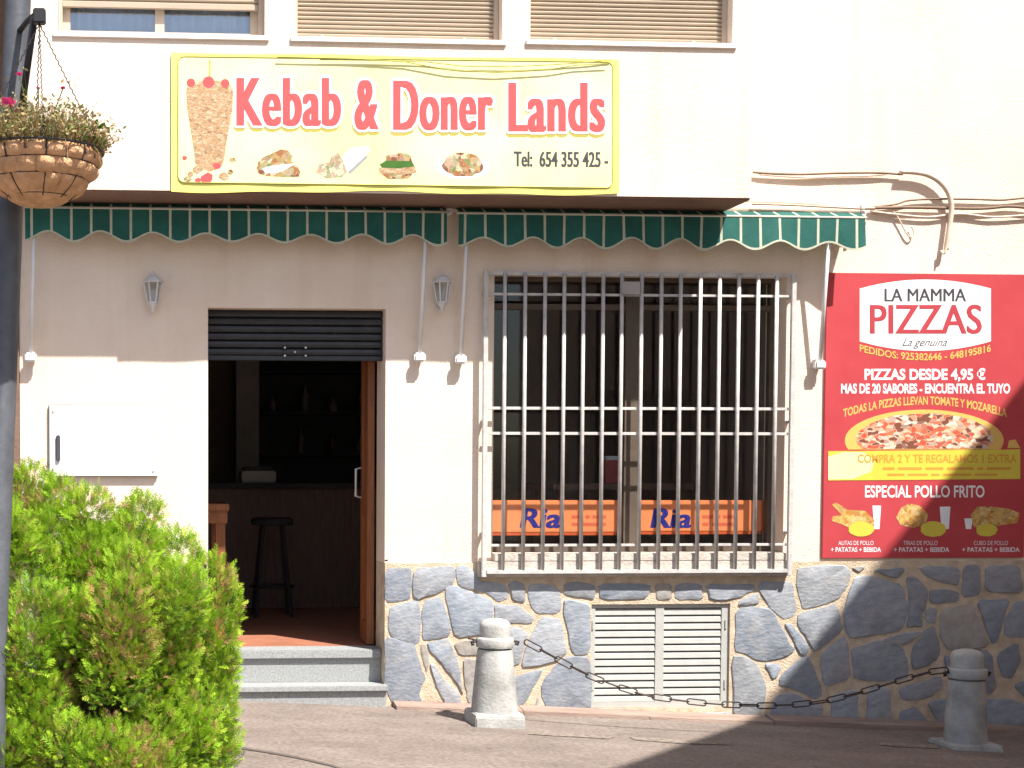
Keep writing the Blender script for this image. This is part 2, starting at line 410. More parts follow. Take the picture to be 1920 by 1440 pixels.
def word_bars(name, bx, words, d, m, parent):
    """print too small and blurred to read: one soft bar for each word"""
    tot = sum(words)+1.2*(len(words)-1); cw = (bx[2]-bx[0])/tot; x = bx[0]; b = MB(); h = bx[3]-bx[1]
    for w in words:
        a, c = x, x+w*cw; e = h*0.3
        b.face([W(a, bx[3]-e*0.4, d), W(a+e, bx[3], d), W(c-e, bx[3], d), W(c, bx[3]-e*0.4, d), W(c, bx[1]+e*0.4, d), W(c-e, bx[1], d), W(a+e, bx[1], d), W(a, bx[1]+e*0.4, d)])
        x = c + 1.2*cw
    o = b.build(name, m, parent, fix=False); o['kind'] = 'stuff'; return o
def flat(name, pts, d, m, parent):
    b = MB(); b.face([W(x, y, d) for x, y in reversed(pts)])
    o = b.build(name, m, parent, fix=False)
    if o.data.polygons[0].normal.y > 0: o.data.flip_normals()
    return o
def ell(cx, cy, rx, ry, n=28, jit=0.0, a0=0, a1=2*PI, seed=3):
    r = random.Random(seed)
    return [(cx+rx*math.cos(a0+(a1-a0)*k/n)*(1+r.uniform(-jit, jit)), cy+ry*math.sin(a0+(a1-a0)*k/n)*(1+r.uniform(-jit, jit))) for k in range(n+(0 if abs(a1-a0) > 6.28 else 1))]

# ================================================================== the setting
XL = W(37, 700).x                       # where the brown neighbouring house ends
PF = 0.012                              # how far the plinth stands proud of the wall
P = 0.5                                 # how far the upper storey hangs over the street
g = MB()
for (xa, xb) in ((-200, -12), (-12, 14), (14, 200)):
    g.face([(xa, -200, gz(xa)), (xb, -200, gz(xb)), (xb, 200, gz(xb)), (xa, 200, gz(xa))])
bmx = MB(); bmx.v = g.v; bmx.f = g.f; bmx.m = g.m
struct(bmx.build('pavement', 'pavement'))
# low kerb along the foot of the wall, in cast lengths
kx0, kx1 = W(735, 1330).x, 9.0
kerb = MB(); n = 9
kb = struct(bpy.data.objects.new('kerb', None)); COL.objects.link(kb)
rk = random.Random(4)
for i in range(n):
    a = kx0 + (kx1-kx0)*i/n + 0.0015; b_ = kx0 + (kx1-kx0)*(i+1)/n - 0.0015
    q = MB(); h = 0.030 + rk.uniform(-0.006, 0.006); w = 0.17 + rk.uniform(-0.012, 0.012)
    q.v = [(a, -w, gz(a)-0.1), (b_, -w, gz(b_)-0.1), (b_, -0.02, gz(b_)-0.1), (a, -0.02, gz(a)-0.1),
           (a, -w+0.012, gz(a)+h-0.006), (b_, -w+0.012, gz(b_)+h-0.006), (b_, -0.02, gz(b_)+h+0.012), (a, -0.02, gz(a)+h+0.012)]
    q.f = [(0,3,2,1),(4,5,6,7),(0,1,5,4),(1,2,6,5),(2,3,7,6),(3,0,4,7)]; q.m = [0]*6
    q.build('kerb_length', 'kerb', kb)
# a dark expansion joint crossing the pavement
b = MB(); pts = [(440, 1400), (500, 1409), (560, 1420), (620, 1434), (700, 1460)]
def on_ground(px, py, lift=0.0):
    r = ray(px, py); t = 8.0
    for _ in range(20):
        p = CAMLOC + r*t
        t *= (CAMLOC.z - gz(p.x) - lift)/(CAMLOC.z - p.z)
    return CAMLOC + r*t
for (p, q) in zip(pts[:-1], pts[1:]):
    b.face([on_ground(p[0], p[1]+2, 0.004), on_ground(q[0], q[1]+2, 0.004), on_ground(q[0], q[1]-1.5, 0.004), on_ground(p[0], p[1]-1.5, 0.004)])
struct(b.build('pavement_joint', 'joint'))
def ground_patch(name, pts, m, lift):
    b = MB(); b.face([on_ground(x, y, lift) for x, y in pts])
    o = b.build(name, m); 
    if o.data.polygons[0].normal.z < 0: o.data.flip_normals()
    return struct(o)
ground_patch('worn_strip', [(992,1371),(1040,1374),(1100,1377),(1150,1381),(1142,1385),(1090,1382),(1030,1379),(990,1376)], 'worn_pale', 0.004)
ground_patch('worn_strip', [(1180,1381),(1240,1384),(1300,1389),(1372,1392),(1366,1396),(1280,1394),(1190,1387)], 'worn_pale', 0.004)
ground_patch('worn_strip', [(1650,1392),(1720,1394),(1764,1398),(1758,1403),(1690,1400),(1648,1397)], 'worn_pale', 0.004)

# ------------------------------------------------------------------ the shop building
shop = thing('shop_building', 'cream rendered shop building with overhanging upper floor and slate plinth', 'building')
ZP = W(1200, 1054, 0.03).z              # top of the stone plinth
door = rect(390, 578, 722, 1218); win = rect(925, 515, 1472, 1042); vent = rect(1110, 1133, 1370, 1328, 0.03)
XR, ZT, TH = 13.0, 6.4, 0.30
wall_holes('street_wall', 'wall_paint', shop, XL, XR, ZP, ZT, 0.0, TH,
           [(door[0], door[1], ZP-1, door[3]), (win[0], win[1], win[2], win[3])])
plinth = wall_holes('plinth', 'grout', shop, XL, XR, -1.6, ZP, -PF, TH-0.001,
           [(door[0], door[1], -3, ZP+1), (win[0], win[1], win[2], ZP+1), (vent[0], vent[1], vent[2], vent[3])])
# plinth stones: outlines in photo pixels
STONES = [
 [(724,1068),(767,1068),(770,1074),(768,1118),(763,1122),(724,1127)],
 [(780,1066),(848,1063),(850,1090),(822,1110),(778,1124)],
 [(858,1064),(885,1066),(890,1090),(930,1092),(944,1097),(949,1118),(932,1126),(908,1108),(864,1100)],
 [(734,1140),(772,1130),(784,1130),(785,1198),(778,1204),(750,1200),(733,1188),(731,1160)],
 [(798,1128),(826,1122),(832,1140),(844,1188),(806,1196),(794,1196),(792,1150)],
 [(838,1101),(858,1103),(920,1128),(922,1140),(919,1162),(912,1184),(856,1192),(846,1150)],
 [(725,1198),(760,1210),(776,1210),(784,1240),(796,1272),(790,1280),(784,1300),(794,1322),(740,1318),(725,1280)],
 [(789,1210),(798,1210),(804,1240),(800,1258),(794,1240)],
 [(804,1208),(838,1200),(846,1212),(860,1250),(864,1290),(866,1296),(850,1270),(826,1240),(808,1222)],
 [(808,1248),(816,1250),(838,1280),(860,1300),(862,1318),(836,1322),(826,1300),(814,1270)],
 [(853,1206),(890,1198),(906,1200),(906,1227),(864,1227)],
 [(870,1237),(902,1239),(906,1322),(888,1326),(877,1310),(872,1280)],
 [(953,1094),(982,1094),(984,1128),(962,1124)],
 [(994,1098),(1028,1098),(1047,1108),(1050,1140),(1040,1148),(1008,1148),(998,1136),(992,1116)],
 [(930,1133),(972,1137),(982,1146),(998,1158),(994,1168),(950,1166),(930,1160)],
 [(954,1177),(974,1180),(988,1190),(985,1204),(975,1240),(958,1246),(950,1200)],
 [(1016,1160),(1046,1164),(1052,1178),(1060,1220),(1052,1228),(1040,1238),(985,1248),(982,1240),(996,1196)],
 [(1060,1094),(1100,1094),(1115,1100),(1112,1122),(1098,1120),(1060,1114)],
 [(1060,1126),(1098,1134),(1104,1140),(1105,1220),(1074,1222),(1066,1180),(1058,1150)],
 [(958,1274),(1014,1257),(1010,1270),(988,1310),(974,1326),(966,1328),(956,1300)],
 [(1009,1304),(1016,1330),(1000,1334)],
 [(1058,1236),(1103,1236),(1104,1322),(1098,1330),(1030,1334),(1018,1300),(1024,1272),(1040,1254)],
 [(1124,1096),(1216,1096),(1214,1112),(1205,1122),(1130,1123)],
 [(1228,1096),(1258,1096),(1258,1122),(1232,1123)],
 [(1268,1096),(1314,1096),(1316,1123),(1268,1123)],
 [(1325,1096),(1410,1096),(1412,1106),(1385,1120),(1335,1124)],
 [(1388,1126),(1418,1112),(1422,1130),(1400,1135),(1385,1134)],
 [(1114,1335),(1163,1335),(1163,1345),(1116,1344)],
 [(1176,1335),(1244,1335),(1246,1349),(1178,1347)],
 [(1258,1336),(1302,1336),(1302,1350),(1260,1350)],
 [(1313,1336),(1368,1336),(1370,1354),(1314,1352)],
 [(1428,1093),(1484,1093),(1490,1140),(1486,1152),(1470,1158),(1458,1150),(1436,1126),(1424,1104)],
 [(1384,1144),(1440,1144),(1452,1156),(1464,1180),(1476,1206),(1486,1216),(1470,1228),(1430,1236),(1400,1222),(1382,1218)],
 [(1500,1068),(1540,1062),(1584,1063),(1590,1080),(1584,1100),(1570,1120),(1530,1134),(1508,1138),(1500,1110),(1498,1080)],
 [(1500,1152),(1550,1140),(1562,1134),(1570,1150),(1578,1180),(1530,1218),(1522,1210),(1512,1190),(1498,1170)],
 [(1472,1172),(1484,1172),(1500,1190),(1516,1214),(1508,1230),(1498,1222),(1488,1200)],
 [(1374,1234),(1404,1238),(1420,1252),(1434,1286),(1432,1310),(1420,1350),(1378,1346)],
 [(1434,1246),(1450,1244),(1464,1250),(1456,1268),(1448,1272)],
 [(1510,1232),(1516,1236),(1530,1270),(1538,1302),(1524,1308),(1490,1290),(1464,1284),(1466,1268),(1490,1246)],
 [(1460,1304),(1490,1302),(1520,1318),(1538,1322),(1536,1360),(1442,1352),(1450,1330)],
 [(1540,1228),(1580,1196),(1588,1210),(1592,1270),(1550,1284),(1542,1260)],
 [(1562,1304),(1606,1294),(1608,1362),(1560,1360)],
 [(1597,1064),(1622,1063),(1610,1073)],
 [(1640,1068),(1690,1064),(1694,1070),(1680,1084),(1660,1078)],
 [(1606,1086),(1640,1086),(1668,1094),(1690,1106),(1698,1140),(1690,1170),(1680,1180),(1640,1186),(1600,1192),(1590,1180),(1586,1150),(1596,1110)],
 [(1700,1086),(1716,1086),(1732,1100),(1738,1112),(1736,1128),(1726,1150),(1728,1172),(1700,1172),(1706,1140),(1704,1110)],
 [(1726,1064),(1796,1064),(1794,1096),(1770,1092),(1738,1080)],
 [(1806,1064),(1836,1062),(1838,1112),(1804,1118)],
 [(1850,1062),(1908,1060),(1916,1110),(1848,1108)],
 [(1746,1106),(1796,1110),(1794,1128),(1750,1132),(1744,1124)],
 [(1742,1140),(1756,1142),(1754,1168),(1738,1166),(1734,1150)],
 [(1766,1146),(1820,1136),(1830,1160),(1852,1210),(1780,1216),(1766,1196)],
 [(1832,1128),(1892,1126),(1880,1160),(1868,1200),(1860,1204),(1850,1180)],
 [(1902,1130),(1940,1128),(1942,1190),(1884,1192),(1886,1160)],
 [(1656,1200),(1690,1188),(1728,1184),(1710,1200),(1690,1210)],
 [(1600,1218),(1650,1202),(1690,1216),(1698,1240),(1696,1272),(1606,1272),(1602,1240)],
 [(1736,1182),(1750,1178),(1758,1206),(1758,1230),(1740,1244),(1714,1252),(1710,1240),(1714,1210)],
 [(1870,1228),(1908,1206),(1912,1240),(1896,1270),(1880,1266)],
 [(1630,1290),(1666,1292),(1670,1362),(1624,1360)],
 [(1688,1290),(1760,1268),(1766,1290),(1740,1308),(1694,1312)],
 [(1690,1334),(1716,1326),(1730,1342),(1746,1366),(1684,1362)],
 [(1740,1316),(1790,1310),(1784,1366),(1760,1352)],
 [(1846,1312),(1890,1312),(1924,1326),(1928,1374),(1840,1370)],
 [(1900,1286),(1928,1276),(1932,1318)],
 [(1770,1230),(1785,1232),(1790,1262),(1774,1264)],
 [(1800,1226),(1856,1222),(1866,1296),(1796,1300)],
 [(1926,1066),(1990,1062),(1996,1112),(1930,1116)],
 [(1952,1130),(2010,1124),(2030,1180),(1990,1204),(1954,1196)],
 [(1924,1214),(1980,1212),(2006,1250),(1970,1276),(1926,1262)],
 [(1946,1290),(2000,1282),(2030,1330),(2010,1376),(1944,1374)],
 [(2006,1064),(2080,1064),(2090,1130),(2040,1170),(2020,1120)],
 [(2044,1186),(2096,1150),(2120,1240),(2060,1270),(2016,1246)],
 [(2044,1290),(2120,1262),(2130,1376),(2050,1378),(2034,1330)],
 # left of the door, behind the shrub
 [(300,1066),(382,1066),(382,1120),(340,1130),(304,1110)],
 [(220,1066),(288,1068),(290,1120),(250,1140),(216,1110)],
 [(130,1068),(206,1066),(204,1120),(170,1136),(128,1120)],
 [(46,1066),(118,1068),(116,1126),(80,1140),(46,1124)],
 [(316,1136),(380,1134),(380,1210),(350,1222),(310,1190)],
 [(226,1150),(300,1130),(300,1200),(260,1216),(222,1200)],
 [(120,1150),(212,1130),(212,1210),(160,1226),(116,1200)],
 [(46,1150),(106,1150),(106,1222),(46,1222)],
 [(270,1226),(380,1226),(380,1318),(280,1318)],
 [(150,1240),(256,1226),(266,1314),(150,1312)],
 [(46,1240),(136,1236),(136,1308),(46,1306)],
]
RUST = {7, 10, 11, 20, 23, 27, 28, 29, 42, 51, 66}
rs = random.Random(12)
for i, poly in enumerate(STONES):
    cx = sum(p[0] for p in poly)/len(poly); cy = sum(p[1] for p in poly)/len(poly)
    poly = [(cx+(x-cx)*1.10, cy+(y-cy)*1.10) for x, y in poly]
    pts = []
    for k in range(len(poly)):                                   # soften the corners, break the edges
        a, c = poly[k], poly[(k+1) % len(poly)]
        for t in (0.15, 0.85):
            pts.append((a[0]+(c[0]-a[0])*t, a[1]+(c[1]-a[1])*t))
        L_ = math.hypot(c[0]-a[0], c[1]-a[1])
        if L_ > 26:
            nx, ny = (c[1]-a[1])/L_, -(c[0]-a[0])/L_; j = rs.uniform(-2.4, 2.4)
            pts.insert(-1, (a[0]+(c[0]-a[0])*0.5+nx*j, a[1]+(c[1]-a[1])*0.5+ny*j))
    rise = rs.uniform(0.005, 0.011)
    tx, tz = rs.uniform(-0.02, 0.02), rs.uniform(-0.02, 0.02)
    ctr = W(cx, cy, PF); outer = []; mid = []; inner = []
    for (x, y) in pts:
        p = W(x, y, PF); v = p - ctr
        outer.append(Vector((p.x, 0.02, p.z)))
        r1 = rise*0.72
        mid.append(Vector((p.x, -PF - r1 - (tx*v.x+tz*v.z)*0.5, p.z)))
        q = v*(1-0.007/max(v.length, 0.03))
        inner.append(Vector((ctr.x+q.x, -PF - rise - (tx*q.x+tz*q.z) - rs.uniform(-0.0012, 0.0012), ctr.z+q.z)))
    m = MB(); n = len(pts)
    m.v = [tuple(p) for p in outer+mid+inner] + [(ctr.x, -PF-rise-rs.uniform(0, 0.002), ctr.z)]
    for k in range(n):
        k2 = (k+1) % n
        m.f += [(k, k2, n+k2, n+k), (n+k, n+k2, 2*n+k2, 2*n+k), (2*n+k, 2*n+k2, 3*n)]
    m.m = [0]*len(m.f)
    o = m.build('stone', 'rust_slate' if i in RUST else 'slate', plinth, at=ctr)
    smooth_auto(o, 28)

# overhanging upper storey
ZS = W(700, 362, P).z
XO = W(1408, 372, P).x
uw = [rect(107, -330, 497, 68, P), rect(553, -330, 943, 77, P), rect(995, -330, 1376, 83, P)]
wall_holes('upper_wall', 'wall_paint', shop, XL, XO, ZS, ZT, -P, -P+0.2, uw)
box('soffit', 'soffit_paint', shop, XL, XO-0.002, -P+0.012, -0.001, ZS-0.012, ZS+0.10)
box('overhang_side', 'wall_paint', shop, XO-0.18, XO-0.001, -P+0.201, -0.001, ZS+0.101, ZT)
box('flat_roof', 'wall_paint', shop, XL, XR, -P-0.08, 8.0, ZT+0.001, ZT+0.25)
box('back_wall', 'wall_paint', shop, XL, XR, 7.7, 8.0, -1.6, ZT)
box('end_wall', 'wall_paint', shop, XR-0.25, XR-0.001, TH+0.001, 7.699, -1.6, ZT)
# upper windows: shutters or glass, guides, sills
for i, h in enumerate(uw):
    x0, x1, z0, z1 = h
    wd = bpy.data.objects.new('upper_window', None); COL.objects.link(wd); wd.parent = shop; wd.location = ((x0+x1)/2, -P, z0)
    sl = box('window_sill', 'sill', wd, x0-0.026, x1+0.024, -P-0.016, -P+0.199, z0-0.018, z0+0.014, 0.004)
    zb = z0 + 0.016
    for (a, c) in ((x0+0.001, x0+0.026), (x1-0.03, x1-0.001)):
        box('shutter_guide', 'window_frame', wd, a, c, -P+0.075, -P+0.15, zb, z1-0.001, 0.003)
    if i == 0:
        zs = W(300, 12, P-0.1).z            # lower edge of the half raised blind
    else:
        zs = zb
    b = MB(); z = zs; pitch = 0.0255; prof = []
    while z < z1:
        prof += [(-P+0.100, z), (-P+0.088, z+pitch*0.25), (-P+0.086, z+pitch*0.55), (-P+0.098, z+pitch*0.9)]; z += pitch
    for (y, zz) in prof: b.v += [(x0+0.027, y, zz), (x1-0.031, y, zz)]
    for k in range(len(prof)-1): b.f.append((2*k, 2*k+1, 2*k+3, 2*k+2)); b.m.append(0)
    b.build('roller_shutter', 'shutter_beige', wd)
    box('shutter_bottom_rail', 'shutter_beige', wd, x0+0.027, x1-0.031, -P+0.082, -P+0.104, zs-0.018 if i == 0 else zs-0.001, zs+0.012, 0.002)
    if i:
        for fx in (0.14, 0.83):
            xx = x0+(x1-x0)*fx
            box('shutter_stop', 'white_paint', wd, xx-0.008, xx+0.008, -P+0.066, -P+0.0815, zs+0.012, zs+0.03, 0.002)
    else:
        fr = wall_holes('window_frame', 'window_frame', wd, x0+0.0265, x1-0.0305, zb, z1-0.002, -P+0.125, -P+0.165,
            [(x0+0.07, (x0+x1)/2-0.035, zb+0.045, z1-0.05), ((x0+x1)/2+0.02, x1-0.075, zb+0.045, z1-0.05)])
        for (a, c) in ((x0+0.07, (x0+x1)/2-0.035), ((x0+x1)/2+0.02, x1-0.075)):
            pz = box('pane', 'upper_glass', wd, a, c, -P+0.142, -P+0.146, zb+0.045, z1-0.05)
            cb = MB(); nn = 44
            for k in range(nn+1):
                x = a+(c-a)*k/nn; y = -P+0.215+0.014*math.sin(k*1.15+i)+0.006*math.sin(k*2.7)
                cb.v += [(x, y, zb+0.0), (x, y, z1)]
            for k in range(nn): cb.f.append((2*k, 2*k+2, 2*k+3, 2*k+1)); cb.m.append(0)
            cb.build('curtain', 'curtain', wd, smooth=True)

# ------------------------------------------------------------------ doorway: steps, roller shutter, open leaf
dx0, dx1, _, dz1 = door
ZF = W(560, 1219, -0.10).z              # shop floor
ZT2 = W(560, 1285, 0.02).z
st = bpy.data.objects.new('entrance_steps', None); COL.objects.link(st); st.parent = shop; st.location = ((dx0+dx1)/2, 0, 0)
box('threshold_slab', 'granite', st, dx0+0.002, dx1-0.002, 0.085, 0.31, ZF-0.055, ZF+0.001, 0.006)
box('upper_riser', 'granite', st, dx0+0.002, dx1-0.002, 0.11, 0.30, -1.0, ZF-0.0555)
box('lower_tread', 'granite', st, dx0-0.03, W(727, 1287, 0.06).x, -0.075, 0.109, ZT2-0.035, ZT2, 0.005)
box('lower_riser', 'granite', st, dx0+0.002, dx1+0.006, -0.05, 0.109, -1.0, ZT2-0.0355)
rsx = bpy.data.objects.new('door_shutter', None); COL.objects.link(rsx); rsx.parent = shop; rsx.location = ((dx0+dx1)/2, 0.1, dz1)
zb = W(555, 676, -0.10).z
ns = 6; hh = (dz1 - zb - 0.03)/ns
for k in range(ns):
    b = MB(); za = zb + 0.03 + k*hh; zc = za + hh*0.97
    pr = [(0.115, za), (0.098, za+hh*0.12), (0.092, za+hh*0.45), (0.098, za+hh*0.8), (0.115, zc), (0.125, zc), (0.125, za)]
    for (y, zz) in pr: b.v += [(dx0+0.005, y, zz), (dx1-0.005, y, zz)]
    np_ = len(pr)
    for j in range(np_):
        j2 = (j+1) % np_; b.f.append((2*j, 2*j+1, 2*j2+1, 2*j2)); b.m.append(0)
    b.f += [tuple(2*j for j in range(np_)), tuple(2*j+1 for j in reversed(range(np_)))]; b.m += [0, 0]
    b.build('slat', 'shutter_dark', rsx)
box('bottom_rail', 'shutter_dark', rsx, dx0+0.004, dx1-0.004, 0.09, 0.13, zb, zb+0.029, 0.003)
for (px, py) in ((534, 652), (534, 667), (573, 652), (573, 667), (553, 660)):
    p = W(px, py, -0.085); b = MB(); b.tube([p, p+Vector((0, -0.008, 0))], 0.0065, 8)
    b.build('rivet', 'lamp_paint', rsx)
box('door_jamb', 'wall_paint', shop, dx1-0.0015, dx1+0.02, -0.0, 0.0005, ZP+0.01, ZP+0.02)
lf = bpy.data.objects.new('door_leaf', None); COL.objects.link(lf); lf.parent = shop; lf.location = (dx1, 0.3, ZF)
lx = dx1-0.035
wall_holes('leaf_frame', 'door_wood', lf, 0.31, 0.58, ZF+0.01, dz1-0.02, 0, 0.045, [(0.37, 0.52, ZF+0.15, ZF+0.85), (0.37, 0.52, ZF+1.0, ZF+1.9)])
fr = lf.children[0]
fr.data.transform(Matrix(((0, -1, 0, lx+0.022), (1, 0, 0, 0), (0, 0, 1, 0), (0, 0, 0, 1)))); fr.data.flip_normals()
bm = bmesh.new(); bm.from_mesh(fr.data); bmesh.ops.recalc_face_normals(bm, faces=bm.faces); bm.to_mesh(fr.data); bm.free()
for (a, c) in ((0.15, 0.85), (1.0, 1.9)):
    box('leaf_panel', 'door_wood', lf, lx-0.010, lx+0.010, 0.371, 0.519, ZF+a+0.001, ZF+c-0.001)
b = MB(); hz = W(690, 905, -0.4).z
b.tube([(lx-0.022, 0.55, hz+0.10), (lx-0.06, 0.55, hz+0.09), (lx-0.06, 0.55, hz-0.09), (lx-0.022, 0.55, hz-0.10)], 0.009, 8)
b.build('pull_handle', 'lamp_paint', lf, smooth=True)

# ------------------------------------------------------------------ shop window: frame, panes, sill
wx0, wx1, wz0, wz1 = win
sw = bpy.data.objects.new('shop_window', None); COL.objects.link(sw); sw.parent = shop; sw.location = ((wx0+wx1)/2, 0.15, wz0)
mx0, mx1 = W(1170, 780, -0.15).x, W(1197, 780, -0.15).x
zb0 = wz0 + 0.02
tr = W(1200, 572, -0.15).z
hl = [(wx0+0.03, mx0, zb0+0.05, tr-0.035), (mx1, wx1-0.045, zb0+0.05, tr-0.035), (wx0+0.03, mx0, tr, wz1-0.03), (mx1, wx1-0.045, tr, wz1-0.03)]
wall_holes('window_frame', 'window_brown', sw, wx0+0.001, wx1-0.001, zb0, wz1-0.001, 0.135, 0.185, hl)
for h in hl: box('pane', 'glass', sw, h[0], h[1], 0.155, 0.160, h[2], h[3])
sx0, sx1 = W(897, 1060, 0.05).x, W(1481, 1060, 0.05).x
box('window_sill', 'shop_sill', sw, wx0+0.001, wx1-0.001, -0.052, 0.134, wz0-0.030, wz0+0.018, 0.004)
zs0 = W(1190, 1081, 0.052).z
box('sill_front', 'shop_sill', sw, sx0, sx1, -0.0521, -PF-0.0005, zs0, wz0-0.0305, 0.003)

# ------------------------------------------------------------------ room behind
rm = bpy.data.objects.new('shop_room', None); COL.objects.link(rm); rm.parent = shop; rm.location = (2, 2, ZF)
rx0, rx1, ry1, rz1 = XL+0.02, W(1600, 700).x, 5.2, ZF+2.75
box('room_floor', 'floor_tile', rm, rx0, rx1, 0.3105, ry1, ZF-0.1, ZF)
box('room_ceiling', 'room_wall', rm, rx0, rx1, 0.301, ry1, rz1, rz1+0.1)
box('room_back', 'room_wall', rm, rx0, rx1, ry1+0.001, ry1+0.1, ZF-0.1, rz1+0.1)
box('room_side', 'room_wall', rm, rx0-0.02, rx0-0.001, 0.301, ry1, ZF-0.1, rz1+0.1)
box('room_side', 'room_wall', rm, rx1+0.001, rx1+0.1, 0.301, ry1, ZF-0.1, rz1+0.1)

# ------------------------------------------------------------------ neighbours
nb = thing('neighbour_house', 'brown rendered neighbouring house at the left edge behind the post', 'building', (XL-2, 0, 0))
box('wall', 'neighbour_brown', nb, XL-6, XL-0.003, -0.02, 7.0, -1.6, ZT+0.8)
box('cornice', 'neighbour_brown', nb, XL-6, XL-0.003, -0.12, 7.1, ZT+0.801, ZT+0.95)

# corner house to the right, outside the frame: its eave throws the slanting shadow on wall and pavement
pa, pb = W(1918, 718), W(1411, 1349)
av = (pa - pb); av = av/av.z
sv = SUN/SUN.z
bh = Vector((av.x - sv.x, -sv.y, 0))                # the horizontal line of the shadow plane
ZE = 6.0
e0 = pb + av*(ZE - pb.z)
e1 = e0 - bh*(5.6/bh.y)
e0 = e0 - bh*(0.25/bh.y)
nr = thing('corner_house', 'pale corner house standing forward to the right of the shop', 'building', (e1.x+2, e1.y+2, 0))
ft = [(e0.x, e0.y), (e1.x, e1.y), (e1.x+7, e1.y-0.6), (e0.x+7, e0.y)]
def slab(name, pts, z0, z1, m, par, grow=0.0):
    b = MB(); n = len(pts)
    b.v = [(x, y, z0) for x, y in pts] + [(x, y, z1) for x, y in pts]
    b.f = [tuple(reversed(range(n))), tuple(range(n, 2*n))] + [(k, (k+1) % n, n+(k+1) % n, n+k) for k in range(n)]; b.m = [0]*len(b.f)
    return b.build(name, m, par)
bd = bh.normalized(); nrm = Vector((bd.y, -bd.x, 0))
if nrm.x < 0: nrm = -nrm
ft2 = [(x+nrm.x*0.25, y+nrm.y*0.25) for x, y in ft]
slab('wall', ft2, -1.6, ZE-0.16, 'wall_paint', nr)
slab('roof_slab', ft, ZE-0.159, ZE, 'concrete', nr)
for k in range(3):                                   # windows towards the square
    c = Vector((ft2[0][0], ft2[0][1], 0)).lerp(Vector((ft2[1][0], ft2[1][1], 0)), 0.2+0.3*k)
    for zz in (1.0, 3.8):
        q = MB(); t = bd; o_ = -nrm*0.03
        a = c - t*0.5 + o_; d_ = c + t*0.5 + o_
        q.v = [(a.x, a.y, zz), (d_.x, d_.y, zz), (d_.x, d_.y, zz+1.3), (a.x, a.y, zz+1.3)]
        a2, d2 = a+nrm*0.025, d_+nrm*0.025
        q.v += [(a2.x, a2.y, zz), (d2.x, d2.y, zz), (d2.x, d2.y, zz+1.3), (a2.x, a2.y, zz+1.3)]
        q.f = [(0,1,2,3),(7,6,5,4),(0,4,5,1),(1,5,6,2),(2,6,7,3),(3,7,4,0)]; q.m = [0]*6
        q.build('window', 'shutter_beige', nr)

# ================================================================== things on the facade
# ------------------------------------------------------------------ shop sign
SP = P + 0.002                           # back of the sign
sign = thing('shop_sign', 'long yellow kebab shop sign with red lettering above the awnings', 'sign', W(740, 350, SP))
b = MB(); nx, nz = 84, 14; rg = random.Random(3)
def sign_edge(u):
    return 362 + 2.2*math.sin(u*9.0+0.6) + 1.6*math.sin(u*23.0) + 9.0*(u-0.5)*0.0
for j in range(nz+1):
    for i in range(nx+1):
        u, v = i/nx, j/nz
        top = 98 + 14*u + 1.2*math.sin(u*13); bot = 358 + 6*u + 2.0*math.sin(u*9.0+0.6)+1.5*math.sin(u*23.0)
        edge = min(u, 1-u)*10; edge = min(1, edge)*min(1, min(v, 1-v)*8)
        dd = SP + 0.0085 + 0.0025*math.sin(u*31+v*3)*(1-edge) + 0.0008*math.sin(v*9+u*14)
        b.v.append(tuple(W(321 + u*840, top + v*(bot-top), dd)))
for j in range(nz):
    for i in range(nx):
        a = j*(nx+1)+i; b.f.append((a, a+nx+1, a+nx+2, a+1)); b.m.append(0)
o = b.build('banner', 'yellow_print', sign, smooth=True)
x0, x1, z0, z1 = rect(330, 112, 1152, 350, SP+0.004)
box('backing_board', 'yellow_print', sign, x0, x1, -SP-0.004, -SP, z0, z1)
# inner printed panel with rounded corners
def rrect(x0, y0, x1, y1, r, slope=0.0, n=5):
    pts = []
    for (cx, cy, a) in ((x1-r, y0+r, -PI/2), (x1-r, y1-r, 0), (x0+r, y1-r, PI/2), (x0+r, y0+r, PI)):
        for k in range(n+1):
            t = a + PI/2*k/n
            px, py = cx+r*math.cos(t), cy+r*math.sin(t)
            pts.append((px, py+slope*(px-(x0+x1)/2)))
    return pts
dS = SP + 0.0128
rr = rrect(334, 111, 1149, 347, 12, 0.013)
flat('inner_panel', rr, dS, 'pale_yellow_print', sign)
b = MB(); b.tube([W(x, y, dS+0.001) for x, y in rr], 0.0024, 6, closed=True)
b.build('edge_bead', 'olive_line', sign, smooth=True)
halo = [(5.5*math.cos(a*PI/7), 5.5*math.sin(a*PI/7)) for a in range(14)]
smear = [(x, 0) for x in (-3.8, -2.6, -1.3, 0, 1.3, 2.6, 3.8)]
for (s, bx) in (('Kebab', (447, 146, 636, 236)), ('&', (668, 150, 706, 243)), ('Doner', (741, 151, 921, 244)), ('Lands', (957, 155, 1131, 247))):
    hs = [(a[0]+c, a[1]) for a in halo for c in (-3.5, 3.5)]
    lettering('lettering_shade', s, bx, dS+0.0006, 'shade_print', sign, 0.0, [(a[0]+c-1, a[1]+6) for a in halo[::2] for c in (-2.5, 2.5)], step=0.00004, space=1.1)
    lettering('lettering_halo', s, bx, dS+0.0018, 'halo_print', sign, 0.0, hs, step=0.00004, space=1.1)
    lettering('lettering', s, bx, dS+0.0036, 'red_print', sign, 0.0, smear, step=0.00004, space=1.1)
lettering('phone_number', 'Tel:  654 355 425 -', (964, 284, 1140, 313), dS+0.001, 'black_print', sign, 0.008, [(-0.8, 0), (0.8, 0)], slope=1.5)
